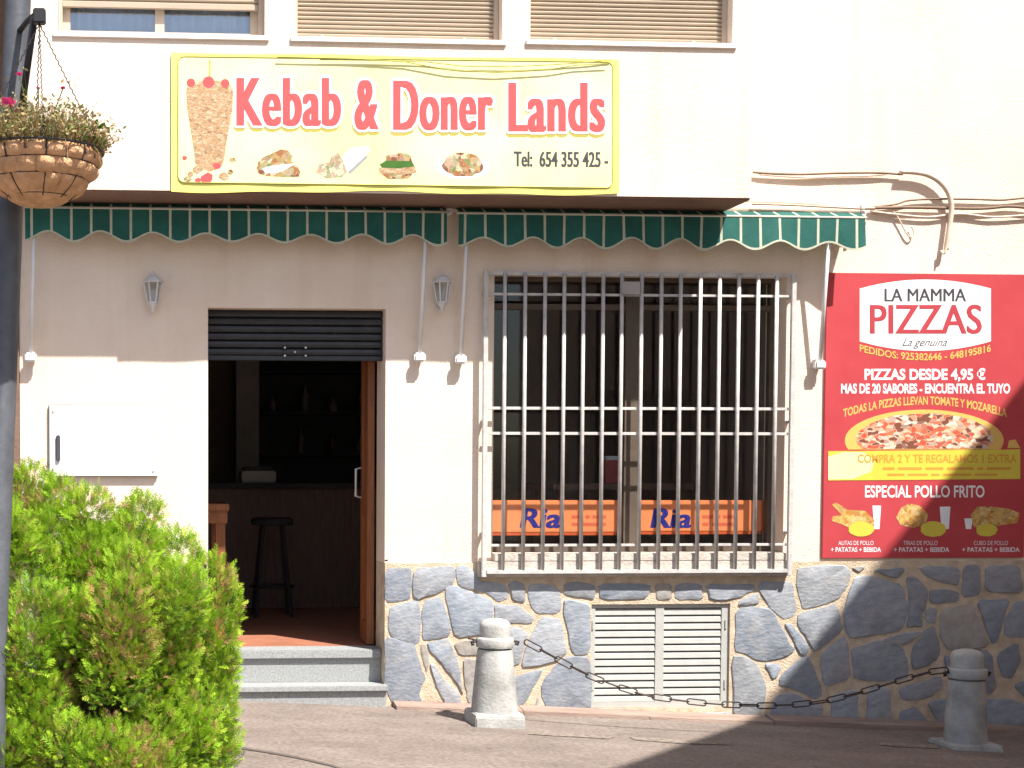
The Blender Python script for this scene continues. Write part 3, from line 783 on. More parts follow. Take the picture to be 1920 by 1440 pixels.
# printed pictures: meat cone, pita, wrap, burger, plate
flat('kebab_picture', [(349,170),(352,160),(372,153),(394,150),(418,153),(433,160),(437,172),(436,200),(431,235),(424,270),(421,296),(416,312),(404,318),(392,322),(378,316),(366,306),(363,280),(357,240),(351,205)], dS+0.0008, 'meat_print', sign)
for k, (x, y, r) in enumerate(((358,155,8),(391,154,11),(422,156,8))):
    flat('tomato_picture', ell(x, y, r, r), dS+0.0014+0.0002*k, 'red_print', sign)
flat('skewer_picture', [(392,112),(395,112),(395,144),(392,144)], dS+0.0008, 'olive_line', sign)
for k, (x, y, r) in enumerate(((352,336,7),(371,338,6),(370,318,9),(407,311,8),(388,334,12),(420,330,9),(436,300,6),(346,296,5),(358,326,6),(432,322,6))):
    flat('trimmings_picture', ell(x, y, r, r*0.8, 9, 0.2, seed=k), dS+0.001+0.0001*k, ('food_print', 'red_print', 'meat_print')[k % 3 if k != 3 else 1], sign)
flat('pita_picture', [(480,318),(484,304),(496,293),(512,287),(526,280),(540,282),(548,292),(546,302),(556,308),(564,324),(562,331),(536,332),(500,330),(486,326)], dS+0.0008, 'food_print', sign)
flat('pita_sauce_picture', [(492,316),(512,310),(540,308),(556,306),(540,315),(520,324),(498,325)], dS+0.0014, 'white_print', sign)
flat('wrap_picture', [(592,322),(598,308),(618,304),(622,290),(634,286),(642,300),(650,322),(640,332),(612,334)], dS+0.0008, 'salad_print', sign)
flat('wrap_paper_picture', [(641,296),(656,278),(690,274),(694,282),(664,312),(652,324)], dS+0.0014, 'white_print', sign)
flat('wrap_fold_picture', [(653,322),(686,292),(690,294),(657,325)], dS+0.0018, 'grey_print', sign)
flat('bun_picture', [(722,302),(724,292),(738,288),(758,286),(770,292),(773,304)], dS+0.0008, 'food_print', sign)
flat('lettuce_picture', [(712,308),(724,301),(772,302),(778,312),(744,316),(716,314)], dS+0.0010, 'leaf_green', sign)
flat('patty_picture', [(710,314),(744,316),(778,312),(781,323),(744,327),(712,325)], dS+0.0012, 'meat_print', sign)
flat('lower_bun_picture', [(716,326),(744,328),(774,325),(766,334),(728,335)], dS+0.0014, 'food_print', sign)
flat('plate_picture', ell(868, 314, 50, 22), dS+0.0008, 'white_print', sign)
flat('plate_food_picture', ell(868, 310, 37, 22, 22, 0.12, seed=5), dS+0.0014, 'food_print', sign)
flat('plate_salad_picture', ell(846, 304, 13, 13, 14, 0.15, seed=6), dS+0.0018, 'salad_print', sign)
for k, pth in enumerate(([(600,112),(700,113),(800,116),(870,124),(960,125),(1040,121),(1100,117),(1146,112)], [(520,107),(660,110),(760,116),(840,131),(930,136),(1030,130),(1080,122),(1140,119)])):
    b = MB(); b.tube([W(x, y, SP+0.026+0.006*k) for x, y in pth], 0.003, 6)
    tag(b.build('sagging_wire', 'olive_line', smooth=True, at=W(*pth[0], SP+0.04)), ('thin upper wire sagging across the top of the yellow sign', 'thin lower wire sagging across the top of the yellow sign')[k], 'wire')

# ------------------------------------------------------------------ awnings
def awning(label, xa, xb, top, bot, wave, phase, arms, arm_xs):
    q = 0.185
    mid = (xa+xb)/2
    zt = W(mid, top, q).z; zb_hi = W(mid, bot-9, q).z; zb_lo = W(mid, bot+9, q).z
    A, B = W(xa, top+25, q).x, W(xb, top+25, q).x
    t = thing('awning', label, 'awning', ((A+B)/2, -q, zb_lo), 'green scalloped awnings over the shop front')
    pxm = (B-A)/(xb-xa)
    pitch = 36.7*pxm; sw_ = 4.6*pxm; off = 12*pxm
    # column edges
    xs = set([A, B]); x = A+off
    while x < B: xs.add(x-sw_/2); xs.add(min(x+sw_/2, B)); x += pitch
    fine = sorted(xs); cols = [fine[0]]
    for c in fine[1:]:
        n_ = max(1, int((c-cols[-1])/(0.016)))
        s0 = cols[-1]
        for k in range(1, n_+1): cols.append(s0+(c-s0)*k/n_)
    def stripe(x): return abs((x-A-off+pitch/2) % pitch - pitch/2) < sw_/2 or x > B-0.006 or x < A+0.004
    rip = random.Random(int(xa))
    ph = [rip.uniform(0, 6) for _ in range(4)]
    def low(x):
        u = (x-A)/pxm/wave*2*PI + phase
        return (zb_hi+zb_lo)/2 - (zb_hi-zb_lo)/2*(1+0.16*math.sin(x*2.3+ph[2]))*math.cos(u+0.22*math.sin(x*1.7+ph[3]))
    def yy(x, v):
        return -q - v*(0.006 + 0.010*math.sin(x*8+ph[0]) + 0.006*math.sin(x*21+ph[1]))
    b = MB(); rows = [0, 0.25, 0.5, 0.75, 0.93, 1.0]; nr_ = len(rows)
    for x in cols:
        zl = low(x)
        for v in rows: b.v.append((x, yy(x, v), zt+(zl-zt)*v))
    for i in range(len(cols)-1):
        cr = stripe((cols[i]+cols[i+1])/2)
        for j in range(nr_-1):
            a = i*nr_+j; b.f.append((a, a+1, a+nr_+1, a+nr_)); b.m.append(1 if (cr or j == nr_-2) else 0)
    o = b.build('valance', ['green_cloth', 'cream_cloth'], t, smooth=True, fix=False)
    # short run of canvas from the front bar back up to the roller
    zr = zt + 0.055; b = MB()
    for x in cols: b.v += [(x, -q+0.002, zt+0.012), (x, -q+0.05, zt+0.034), (x, -0.085, zr)]
    for i in range(len(cols)-1):
        cr = stripe((cols[i]+cols[i+1])/2)
        for j in range(2):
            a = i*3+j; b.f.append((a, a+3, a+4, a+1)); b.m.append(1 if cr else 0)
    b.build('canvas', ['green_cloth', 'cream_cloth'], t, smooth=True, fix=False)
    b = MB(); b.tube([(A-0.012, -q+0.004, zt+0.004), (B+0.012, -q+0.004, zt+0.004)], 0.0085, 10)
    b.build('front_bar', 'bar_paint', t, smooth=True)
    b = MB(); b.tube([(A-0.03, -0.062, zr+0.010), (B+0.03, -0.062, zr+0.010)], 0.034, 16)
    smooth_auto(b.build('roller', 'roller_cover', t))
    for xx in (A-0.03, B+0.03):
        b = MB(); b.box(xx-0.012, xx+0.012, -0.105, -0.003, zr-0.04, zr+0.05); b.build('end_bracket', 'white_paint', t, bevel=0.004)
    for (xt, yt, xf, yf) in arm_xs:
        p0 = W(xt, yt, q-0.012); p0.z = zt+0.002
        p1 = W(xf, yf, 0.055)
        arm = bpy.data.objects.new('arm', None); COL.objects.link(arm); arm.parent = t; arm.location = p1 - wloc(t)
        b = MB(); b.tube([p0, p1], 0.0125, 8); b.build('tube', 'white_paint', arm, smooth=True)
        b = MB(); b.box(p1.x-0.036, p1.x+0.036, -0.075, -0.035, p1.z-0.034, p1.z+0.022); b.build('hinge', 'white_paint', arm, bevel=0.010)
        b = MB(); b.box(p1.x-0.024, p1.x+0.024, -0.034, -0.0015, p1.z-0.028, p1.z+0.03); b.build('wall_plate', 'white_paint', arm, bevel=0.003)
    return t
awning('long dark green scalloped awning over the doorway', 47, 838, 394, 448, 97.0, 0.25, None, [(66, 440, 58, 668), (800, 455, 787, 668)])
awning('green scalloped awning over the barred window, its right end sunlit', 860, 1622, 405, 459, 93.0, 0.2, None, [(877, 460, 864, 672), (1556, 470, 1537, 682)])

# ------------------------------------------------------------------ wall lanterns
def lantern(label, px, py):
    c = W(px, py, 0.075)
    t = thing('wall_lantern', label, 'lamp', c, 'white wall lanterns')
    s = 1.0
    b = MB(); b.box(c.x-0.022, c.x+0.022, -0.016, -0.0015, c.z-0.075, c.z+0.06); b.build('wall_plate', 'lamp_paint', t, bevel=0.005)
    b = MB(); b.tube([(c.x, -0.01, c.z-0.03), (c.x, -0.03, c.z-0.10), (c.x, -0.06, c.z-0.112), (c.x, -0.075, c.z-0.085)], 0.007, 8); b.build('bracket', 'lamp_paint', t, smooth=True)
    b = MB(); b.lathe([(0.064, 0.058), (0.066, 0.064), (0.044, 0.088), (0.022, 0.102), (0.010, 0.110), (0.012, 0.120), (0.004, 0.130)], 6, c); b.build('roof', 'lamp_paint', t)
    b = MB(); b.lathe([(0.030, -0.072), (0.034, -0.064), (0.034, -0.058)], 6, c); 
    b.build('base_ring', 'lamp_paint', t)
    b = MB(); b.lathe([(0.006, -0.118), (0.014, -0.106), (0.012, -0.094), (0.026, -0.080), (0.029, -0.073)], 12, c); b.build('finial', 'lamp_paint', t, smooth=True)
    b = MB(); b.lathe([(0.030, -0.057), (0.050, 0.057)], 6, c); b.build('glass', 'lamp_glass', t)
    for k in range(6):
        a = 2*PI*k/6
        b = MB(); b.tube([(c.x+0.033*math.cos(a), c.y+0.033*math.sin(a), c.z-0.058), (c.x+0.054*math.cos(a), c.y+0.054*math.sin(a), c.z+0.0575)], 0.0052, 6)
        b.build('rib', 'lamp_paint', t)
    return t
lantern('white lantern on the wall left of the doorway', 287, 548)
lantern('white lantern on the wall between the two awning arms', 829, 548)

# ------------------------------------------------------------------ meter cupboard
x0, x1, z0, z1 = rect(91, 758, 296, 894, 0.03)
mb = thing('meter_cupboard', 'white wall cupboard with black handle left of the door', 'cupboard', ((x0+x1)/2, 0, z0))
box('case', 'case_grey', mb, x0, x1, -0.022, -0.0015, z0, z1, 0.003)
box('cupboard_door', 'white_paint', mb, x0+0.006, x1-0.004, -0.034, -0.0225, z0+0.004, z1-0.007, 0.003)
a = rect(105, 816, 113, 864, 0.045)
box('handle', 'black_print', mb, a[0], a[1], -0.052, -0.0345, a[2], a[3], 0.005)
for (px, py) in ((100, 770), (288, 882)):
    p = W(px, py, 0.036); b = MB(); b.tube([p, p+Vector((0, -0.006, 0))], 0.006, 8); b.build('screw', 'lamp_paint', mb)

# ------------------------------------------------------------------ window grille
gd = 0.067
gr = thing('window_grille', 'pale grey iron grille of upright bars over the shop window', 'grille', W(1198, 1075, gd))
fx0, fx1 = W(909, 800, gd).x, W(1484, 800, gd).x
fz1, fz0 = W(1198, 514, gd).z, W(1198, 1072, gd).z
bars = [947, 985, 1022, 1058, 1094, 1131, 1166, 1203, 1240, 1276, 1313, 1349, 1385, 1421, 1456]
for px in bars:
    x = W(px-1, 620, gd).x; b = MB(); b.tube([(x, -gd-0.004, fz1), (x, -gd-0.004, fz0)], 0.0122, 8); b.build('bar', 'grille_paint', gr, smooth=True)
for x in (fx0, fx1):
    box('side_upright', 'grille_paint', gr, x-0.015, x+0.015, -gd-0.012, -gd+0.012, fz0-0.03, fz1+0.012, 0.003)
for k, py in enumerate((514, 553, 766, 813, 1022)):
    z = W(1198, py, gd).z; h = (0.013, 0.008, 0.0095, 0.0095, 0.0085)[k]
    box('rail', 'grille_paint', gr, fx0+0.0155, fx1-0.0155, -gd+0.0085, -gd+0.021, z-h, z+h, 0.002)
z = W(1198, 1071, gd).z
box('bottom_rail', 'grille_paint', gr, fx0+0.0155, fx1-0.0155, -gd-0.016, -gd+0.010, z-0.014, z+0.012, 0.003)
for x in (fx0, fx1):
    for py in (553, 790, 1000):
        z = W(1198, py, gd).z; box('wall_fixing', 'grille_paint', gr, x-0.009, x+0.009, -gd+0.0125, -0.001, z-0.009, z+0.009)
a = rect(1166, 528, 1200, 552, gd+0.02)
tag(box('small_plate', 'room_pale', None, a[0], a[1], -gd-0.026, -gd-0.018, a[2], a[3], 0.002), 'small grey plate fixed high up on the window grille', 'plate')

# ------------------------------------------------------------------ plinth vent
vx0, vx1, vz0, vz1 = vent
vt = thing('vent_grille', 'off white double louvred vent in the stone plinth', 'vent', ((vx0+vx1)/2, 0, vz0))
vm = (vx0+vx1)/2
vf = wall_holes('vent_frame', 'vent_paint', vt, vx0+0.002, vx1-0.002, vz0+0.002, vz1-0.002, -0.022, 0.03,
     [(vx0+0.03, vm-0.028, vz0+0.038, vz1-0.026), (vm+0.026, vx1-0.048, vz0+0.038, vz1-0.026)])
nsl = 13; zz0, zz1 = vz0+0.038, vz1-0.026; ph = (zz1-zz0)/nsl
for (a, c) in ((vx0+0.0305, vm-0.0285), (vm+0.0265, vx1-0.0485)):
    for k in range(nsl):
        z = zz0 + k*ph; b = MB()
        b.v = [(a, -0.018, z+0.002), (c, -0.018, z+0.002), (c, -0.014, z+ph*0.66), (a, -0.014, z+ph*0.66), (a, 0.022, z+ph*1.0), (c, 0.022, z+ph*1.0), (c, 0.0205, z+ph*1.1), (a, 0.0205, z+ph*1.1), (a, -0.012, z+ph*0.72), (c, -0.012, z+ph*0.72), (a, -0.0165, z+0.001), (c, -0.0165, z+0.001)]
        b.f = [(0,1,2,3),(3,2,9,8),(8,9,6,7),(7,6,5,4),(4,5,11,10),(10,11,1,0)]; b.m = [0]*6
        b.build('louvre_slat', 'vent_paint', vt)
box('vent_back', 'room_dark', vt, vx0+0.003, vx1-0.003, 0.034, 0.05, vz0+0.003, vz1-0.003)
for x in (vx0+0.014, vx1-0.022):
    for f_ in (0.22, 0.8):
        z = vz0+(vz1-vz0)*f_; box('hinge', 'vent_paint', vt, x-0.006, x+0.006, -0.03, -0.0225, z-0.03, z+0.03, 0.002)

vt.location.y += 0.026                  # the vent sits back in its opening

# ------------------------------------------------------------------ pizza poster
pd = 0.018
po = thing('pizza_poster', 'large red pizza poster board on the wall right of the window', 'poster', W(1735, 1045, 0))
x0, x1, z0, z1 = rect(1546, 513, 1926, 1046, pd)
box('board', 'poster_red', po, x0, x1, -pd, -0.0015, z0, z1, 0.002)
d0 = pd+0.0008
top = [(1612+246*k/14, 541-17*(1-((k-7)/7.0)**2)) for k in range(15)]
bt = [(1858-246*k/14, 640+18*(1-((k-7)/7.0)**2)) for k in range(15)]
flat('badge', top+bt, d0, 'white_print', po)
d1 = d0+0.0008
lettering('badge_small_lettering', 'LA MAMMA', (1659, 541, 1811, 565), d1, 'black_print', po, 0.0, [(-0.7, 0), (0.7, 0)])
lettering('badge_large_lettering', 'PIZZAS', (1632, 571, 1840, 626), d1, 'pizza_red', po, 0.004, [(-1.2, 0), (0, 0), (1.2, 0)])
lettering('badge_script', 'La genuina', (1694, 634, 1776, 654), d1, 'black_print', po, 0.0, shear=0.45)
lettering('order_line', 'PEDIDOS: 925382646 - 648195816', (1612, 645, 1858, 659), d1, 'orange_print', po, 0.02, arc=17)
lettering('price_line', 'PIZZAS DESDE 4,95 €', (1621, 690, 1848, 716), d0, 'white_print', po, 0.035)
lettering('flavour_line', 'MAS DE 20 SABORES - ENCUENTRA EL TUYO', (1577, 719, 1894, 738), d0, 'white_print', po, 0.035)
lettering('topping_line', 'TODAS LA PIZZAS LLEVAN TOMATE Y MOZARELLA', (1581, 767, 1888, 783), d0, 'orange_print', po, 0.025, arc=-24)
pz = [p for p in ell(1733, 826, 149, 58, 64) if p[1] < 846]
flat('pizza_crust_picture', pz, d0, 'orange_print', po)
flat('pizza_picture', [p for p in ell(1735, 822, 128, 47, 60, 0.02) if p[1] < 845], d1, 'pizza_print', po)
flat('yellow_band', [(1553,846),(1890,843),(1913,842),(1913,898),(1553,901)], d1+0.0004, 'poster_yellow', po)
b = MB(); b.face([W(x, y, d0) for x, y in ((1889,840),(1913,840),(1904,824),(1892,826))]); b.build('arrow', 'orange_print', po, fix=False)
lettering('offer_line', 'COMPRA 2 Y TE REGALAMOS 1 EXTRA', (1608, 852, 1906, 868), d1+0.0012, 'offer_print', po, 0.02)
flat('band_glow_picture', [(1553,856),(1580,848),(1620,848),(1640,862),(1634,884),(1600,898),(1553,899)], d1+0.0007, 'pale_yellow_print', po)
word_bars('small_print', (1655, 876, 1895, 881), (4, 8, 6, 9, 2, 8), d1+0.0012, 'offer_print', po)
word_bars('small_print', (1664, 888, 1870, 892), (6, 7, 3, 10, 8), d1+0.0012, 'offer_print', po)
lettering('special_line', 'ESPECIAL POLLO FRITO', (1622, 910, 1846, 933), d0, 'white_print', po, 0.02)
for k, (pts, bowl, cup) in enumerate((
    ([(1560,946),(1568,942),(1590,956),(1622,958),(1640,975),(1634,990),(1606,996),(1580,984),(1558,976),(1562,968),(1578,966)], (1615, 992, 24, 14), (1636, 948, 1652, 992)),
    ([(1690,952),(1704,944),(1724,948),(1740,964),(1736,982),(1712,990),(1688,984),(1680,970)], (1750, 992, 24, 15), (1762, 950, 1782, 992)),
    ([(1820,966),(1832,950),(1860,950),(1892,954),(1912,962),(1908,980),(1880,984),(1850,992),(1826,988)], (1850, 994, 20, 12), (1808, 972, 1824, 992)))):
    flat('cup_picture', [(cup[0], cup[1]), (cup[2], cup[1]), (cup[2]-3, cup[3]), (cup[0]+3, cup[3])], d0, 'curtain', po)
    flat('chicken_picture', pts, d0+0.0006, 'chicken_print', po)
    flat('sauce_picture', ell(*bowl, n=20, jit=0.05, seed=k), d0+0.0012, 'poster_yellow', po)
for k, (t1, b1_, t2_, b2_) in enumerate((
    ('ALITAS DE POLLO', (1572, 1014, 1638, 1022), '+ PATATAS + BEBIDA', (1558, 1026, 1652, 1035)),
    ('TIRAS DE POLLO', (1694, 1014, 1758, 1022), '+ PATATAS + BEBIDA', (1676, 1026, 1780, 1035)),
    ('CUBO DE POLLO', (1826, 1014, 1890, 1022), '+ PATATAS + BEBIDA', (1804, 1026, 1912, 1035)))):
    lettering('caption', t1, b1_, d0, 'halo_print', po, 0.0)
    lettering('caption', t2_, b2_, d0, 'halo_print', po, 0.02)

# ------------------------------------------------------------------ conduit and cables, right
def cable(name, m, pth, d, r, label, cat, wob=0.0, n=8):
    b = MB(); P_ = []
    for k, q in enumerate(pth):
        dd = q[2] if len(q) > 2 else d
        P_.append(W(q[0], q[1], dd))
    # Catmull-Rom smoothing
    S = []
    for i in range(len(P_)-1):
        p0, p1, p2, p3 = P_[max(i-1, 0)], P_[i], P_[i+1], P_[min(i+2, len(P_)-1)]
        for t in [k/5 for k in range(5)]:
            S.append(0.5*((2*p1)+(-p0+p2)*t+(2*p0-5*p1+4*p2-p3)*t*t+(-p0+3*p1-3*p2+p3)*t**3))
    S.append(P_[-1])
    b.tube(S, r, n)
    return tag(b.build(name, m, smooth=True, at=P_[0]), label, cat)
cable('wall_cable', 'cable_brown', [(1412,323),(1440,325),(1500,327),(1560,325),(1640,324),(1692,327)], 0.022, 0.007, 'thin cable, coloured brown for its shadow, running level from the overhang to the curved pipe', 'cable')  # brown here stands in for the shadow of this thin cable
cable('wall_cable', 'cable_beige', [(1424,327),(1460,330),(1520,333),(1570,331),(1620,330),(1660,327)], 0.02, 0.006, 'loose beige cable sagging just under the level one', 'cable')
cable('curved_pipe', 'cable_beige', [(1688,322),(1716,323),(1742,329),(1764,343),(1779,364),(1784,390),(1781,420),(1777,448),(1774,468)], 0.042, 0.016, 'beige pipe bent over and hanging down on the white wall', 'pipe', n=12)
cable('wall_cable', 'cable_brown', [(1640,388),(1680,383),(1704,376),(1760,373),(1840,374),(1880,375),(1930,370)], 0.02, 0.0065, 'uppermost brown cable running to the right edge', 'cable')
cable('wall_cable', 'cable_brown', [(1632,390),(1700,389),(1760,390),(1840,391),(1890,387),(1930,390)], 0.024, 0.010, 'thick brown cable in the middle of the bundle at right', 'cable')
cable('wall_cable', 'cable_beige', [(1632,396),(1680,402),(1740,407),(1800,401),(1860,407),(1930,403)], 0.02, 0.007, 'lowest beige cable of the bundle at right', 'cable')
cable('hanging_wire', 'cable_beige', [(1672,392),(1686,412),(1700,438),(1708,445),(1714,438),(1709,424)], 0.02, 0.0045, 'short wire loop hanging below the cable bundle', 'wire')
cable('frayed_end', 'cable_beige', [(1774,466,0.055),(1770,476,0.05),(1764,470,0.03)], 0.05, 0.006, 'short cable stub poking out of the bent pipe', 'cable')
cable('awning_cable', 'cable_beige', [(1356,377),(1420,378),(1500,381),(1580,387),(1640,390)], 0.05, 0.006, 'pale cable running along the top of the sunlit awning end', 'cable')
cable('awning_cable', 'cable_brown', [(1410,383),(1480,385),(1560,389),(1640,393)], 0.115, 0.0045, 'dark cable lying along the awning roller at its sunlit end', 'cable')

# ------------------------------------------------------------------ orange banners and things in the shop
def banner(label, bx, rx, seed):
    d = -0.20
    x0, x1, z0, z1 = rect(*bx, d)
    t = thing('window_banner', label, 'banner', ((x0+x1)/2, -d, z0), 'orange banners behind the shop window')
    box('panel', 'banner_orange', t, x0, x1, -d, -d+0.03, z0, z1, 0.004)
    box('panel_edge', 'banner_edge', t, x1+0.0005, x1+0.022, -d+0.004, -d+0.03, z0+0.004, z1-0.002)
    box('lower_lip', 'banner_edge', t, x0, x1, -d+0.003, -d+0.03, z0-0.02, z0-0.0005)
    lettering('lettering', 'Ria', rx, d+0.001, 'navy_print', t, 0.012, [(-1.5, 0), (0, 0), (1.5, 0)], shear=0.18)
    for k in range(2):
        word_bars('small_print', (rx[2]+20, rx[1]+13+14*k, rx[2]+84, rx[1]+19+14*k), (5, 2, 6) if k == 0 else (2, 8), d+0.001, 'maroon_print', t)
banner('orange printed banner in the left half of the window', (918, 938, 1167, 998), (979, 953, 1052, 990), 20)
banner('orange printed banner in the right half of the window', (1190, 938, 1428, 996), (1224, 953, 1297, 990), 30)

c0 = D(555, 880, 12.1)
ct = thing('bar_counter', 'dark wooden bar counter at the back of the shop', 'counter', (c0.x, 3.2, ZF))
cx0, cx1 = XL+0.03, W(1000, 900, -3).x
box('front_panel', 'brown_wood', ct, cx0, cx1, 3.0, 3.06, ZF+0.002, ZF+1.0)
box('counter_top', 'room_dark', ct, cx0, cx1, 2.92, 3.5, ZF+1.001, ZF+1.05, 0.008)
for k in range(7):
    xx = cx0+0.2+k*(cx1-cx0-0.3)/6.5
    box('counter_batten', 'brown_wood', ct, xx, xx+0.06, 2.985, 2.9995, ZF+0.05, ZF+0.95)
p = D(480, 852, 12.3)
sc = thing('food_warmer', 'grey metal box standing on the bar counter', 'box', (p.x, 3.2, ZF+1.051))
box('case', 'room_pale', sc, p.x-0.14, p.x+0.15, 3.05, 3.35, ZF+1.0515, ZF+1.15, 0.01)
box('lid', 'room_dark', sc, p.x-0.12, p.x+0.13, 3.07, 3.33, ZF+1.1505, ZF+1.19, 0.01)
cl = rect(443, 640, 486, 860, -4.6)
tag(box('pillar', 'room_pale', None, cl[0], cl[1], 4.6, 4.9, ZF, rz1-0.001, 0.01), 'pale square pillar at the back of the dark shop', 'pillar')
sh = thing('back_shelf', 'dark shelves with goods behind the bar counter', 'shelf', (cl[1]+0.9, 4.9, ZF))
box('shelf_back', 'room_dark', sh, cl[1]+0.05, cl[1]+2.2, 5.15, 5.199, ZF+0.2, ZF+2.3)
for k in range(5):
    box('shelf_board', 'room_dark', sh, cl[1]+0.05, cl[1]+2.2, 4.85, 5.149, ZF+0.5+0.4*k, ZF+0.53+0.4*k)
rj = random.Random(8)
for k in range(5):
    for j in range(7):
        if k not in (2, 3) or rj.random() < 0.4: continue
        xx = cl[1]+0.2+0.28*j+rj.uniform(-0.04, 0.04); h = rj.uniform(0.14, 0.28); w = rj.uniform(0.05, 0.1)
        mm = rj.choice(['room_wall', 'brown_wood'])
        zb_ = ZF+0.5305+0.4*k
        b = MB()
        b.lathe([(w*0.5, 0), (w*0.5, h*0.6), (w*0.2, h*0.78), (w*0.18, h)], 10, (xx, 5.0, zb_))
        tag(b.build('bottle', mm, smooth=True, at=(xx, 5.0, zb_)), 'bottle standing on the dark shelves behind the bar', 'bottle', 'bottles on the back shelves')
p = D(512, 1080, 11.3)
sp_ = Vector((p.x, 2.3, ZF))
so = thing('bar_stool', 'dark round bar stool in front of the bar counter', 'stool', sp_)
b = MB(); b.lathe([(0.15, 0.72), (0.17, 0.73), (0.17, 0.765), (0.15, 0.78)], 18, sp_); b.build('seat', 'room_dark', so, smooth=True)
for k in range(4):
    a = PI/4+PI/2*k
    b = MB(); b.tube([sp_+Vector((0.11*math.cos(a), 0.11*math.sin(a), 0.72)), sp_+Vector((0.2*math.cos(a), 0.2*math.sin(a), 0.005))], 0.014, 8); b.build('leg', 'black_iron', so)
b = MB(); b.tube([sp_+Vector((0.175*math.cos(2*PI*k/20), 0.175*math.sin(2*PI*k/20), 0.24)) for k in range(20)], 0.009, 6, closed=True); b.build('footrest', 'black_iron', so, smooth=True)
# table end just inside the door, left
a = rect(340, 945, 430, 976, -0.62)
tb = thing('wooden_table', 'orange brown wooden table just inside the door at left', 'table', ((a[0]+a[1])/2, 0.8, ZF))
box('table_top', 'door_wood', tb, a[0], a[1], 0.62, 1.2, a[3]-0.05, a[3], 0.006)
box('apron', 'door_wood', tb, a[0]+0.03, a[1]-0.012, 0.64, 1.18, a[2]-0.02, a[3]-0.0505)
for (xx, yy_) in ((a[1]-0.09, 0.65), (a[1]-0.09, 1.10), (a[0]+0.04, 0.65), (a[0]+0.04, 1.10)):
    box('leg', 'door_wood', tb, xx, xx+0.065, yy_, yy_+0.065, ZF+0.001, a[2]-0.0205)
# table with a red box behind the window
p = W(1147, 906, -1.1); 
t2 = thing('window_table', 'dark wooden table behind the barred window', 'table', (p.x, 1.2, ZF))
box('table_top', 'brown_wood', t2, p.x-0.5, p.x+0.5, 0.85, 1.5, p.z-0.045, p.z-0.002, 0.005)
for sx_ in (-0.45, 0.40):
    for yy_ in (0.89, 1.41):
        box('leg', 'brown_wood', t2, p.x+sx_, p.x+sx_+0.05, yy_, yy_+0.05, ZF+0.001, p.z-0.0455)
a = rect(1135, 855, 1162, 906, -1.1)
rb = thing('napkin_box', 'red box with pale top standing on a table behind the window', 'box', ((a[0]+a[1])/2, 1.15, a[2]))
box('body', 'poster_red', rb, a[0], a[1], 1.1, 1.2, a[2], a[3]-0.03, 0.004)
box('top', 'curtain', rb, a[0]+0.006, a[1]-0.006, 1.106, 1.194, a[3]-0.0295, a[3], 0.003)

# ================================================================== street things
# ------------------------------------------------------------------ bollards and chain
BD = 0.55
def bollard(label, px, BD, sink, rb=0.137):
    c = W(px, 1300, BD); x = c.x; zg = gz(x) - sink
    base_c = Vector((x, -BD, zg))
    t = thing('stone_bollard', label, 'bollard', base_c, 'stone bollards joined by a chain')
    b = MB(); w = 0.150
    n0 = len(b.v)
    zz = [(-0.10, w), (0.075, w*0.985), (0.095, w*0.93)]
    for (h, q) in zz:
        for (sx, sy) in ((-1,-1),(1,-1),(1,1),(-1,1)): b.v.append((x+sx*q, -BD+sy*q, zg+h+GS*sx*q*(1 if h < 0.08 else 0)))
    b.f = [(3,2,1,0)]
    for k in range(2):
        for j in range(4): b.f.append((4*k+j, 4*k+(j+1) % 4, 4*k+4+(j+1) % 4, 4*k+4+j))
    b.f.append((8,9,10,11)); b.m = [0]*len(b.f)
    b.build('base', 'concrete', t, bevel=0.006)
    b = MB(); b.lathe([(rb, 0.09), (rb-0.002, 0.13), (0.102+(rb-0.102)*0.55, 0.28), (0.102+(rb-0.102)*0.14, 0.43), (0.102, 0.466), (0.078, 0.470), (0.078, 0.474)], 28, base_c)
    smooth_auto(b.build('shaft', 'concrete', t))
    b = MB(); b.lathe([(0.088, 0.4745), (0.108, 0.478), (0.112, 0.490), (0.112, 0.528), (0.106, 0.536), (0.095, 0.540)], 28, base_c)
    smooth_auto(b.build('collar', 'concrete', t))
    b = MB(); b.lathe([(0.090, 0.5405), (0.092, 0.60), (0.088, 0.622), (0.070, 0.640), (0.035, 0.650), (0.004, 0.652)], 28, base_c)
    smooth_auto(b.build('cap', 'concrete', t))
    for sx in (-1, 1):
        b = MB(); b.tube([(x+sx*0.10, -BD, zg+0.512), (x+sx*0.128, -BD, zg+0.512), (x+sx*0.146, -BD, zg+0.506), (x+sx*0.14, -BD, zg+0.492), (x+sx*0.125, -BD, zg+0.497)], 0.008, 8)
        b.build('hook', 'rusty_iron', t, smooth=True)
    return base_c
b1 = bollard('pale stone bollard standing in the sun left of the vent', 927, 0.55, 0.015)
b2 = bollard('grey stone bollard standing in the shade below the poster', 1812, 0.72, 0.06, 0.120)
chp = [(985,1203),(1030,1227),(1058,1243),(1110,1269),(1160,1288),(1215,1305),(1280,1314),(1340,1320),(1385,1322),(1440,1323),(1490,1321),(1540,1316),(1600,1302),(1660,1284),(1700,1272),(1748,1259),(1776,1256)]
CP = [W(x, y, 0.55+0.17*(x-985)/791) for x, y in chp]
cum = [0]
for a, c in zip(CP[:-1], CP[1:]): cum.append(cum[-1]+(c-a).length)
def along(s):
    for i in range(len(CP)-1):
        if s <= cum[i+1]: return CP[i].lerp(CP[i+1], (s-cum[i])/(cum[i+1]-cum[i]))
    return CP[-1].copy()
ch = thing('iron_chain', 'rusty iron chain sagging between the two bollards', 'chain', CP[0])
LL = 0.118; nl = int(cum[-1]/(LL*0.88))
me_link = None
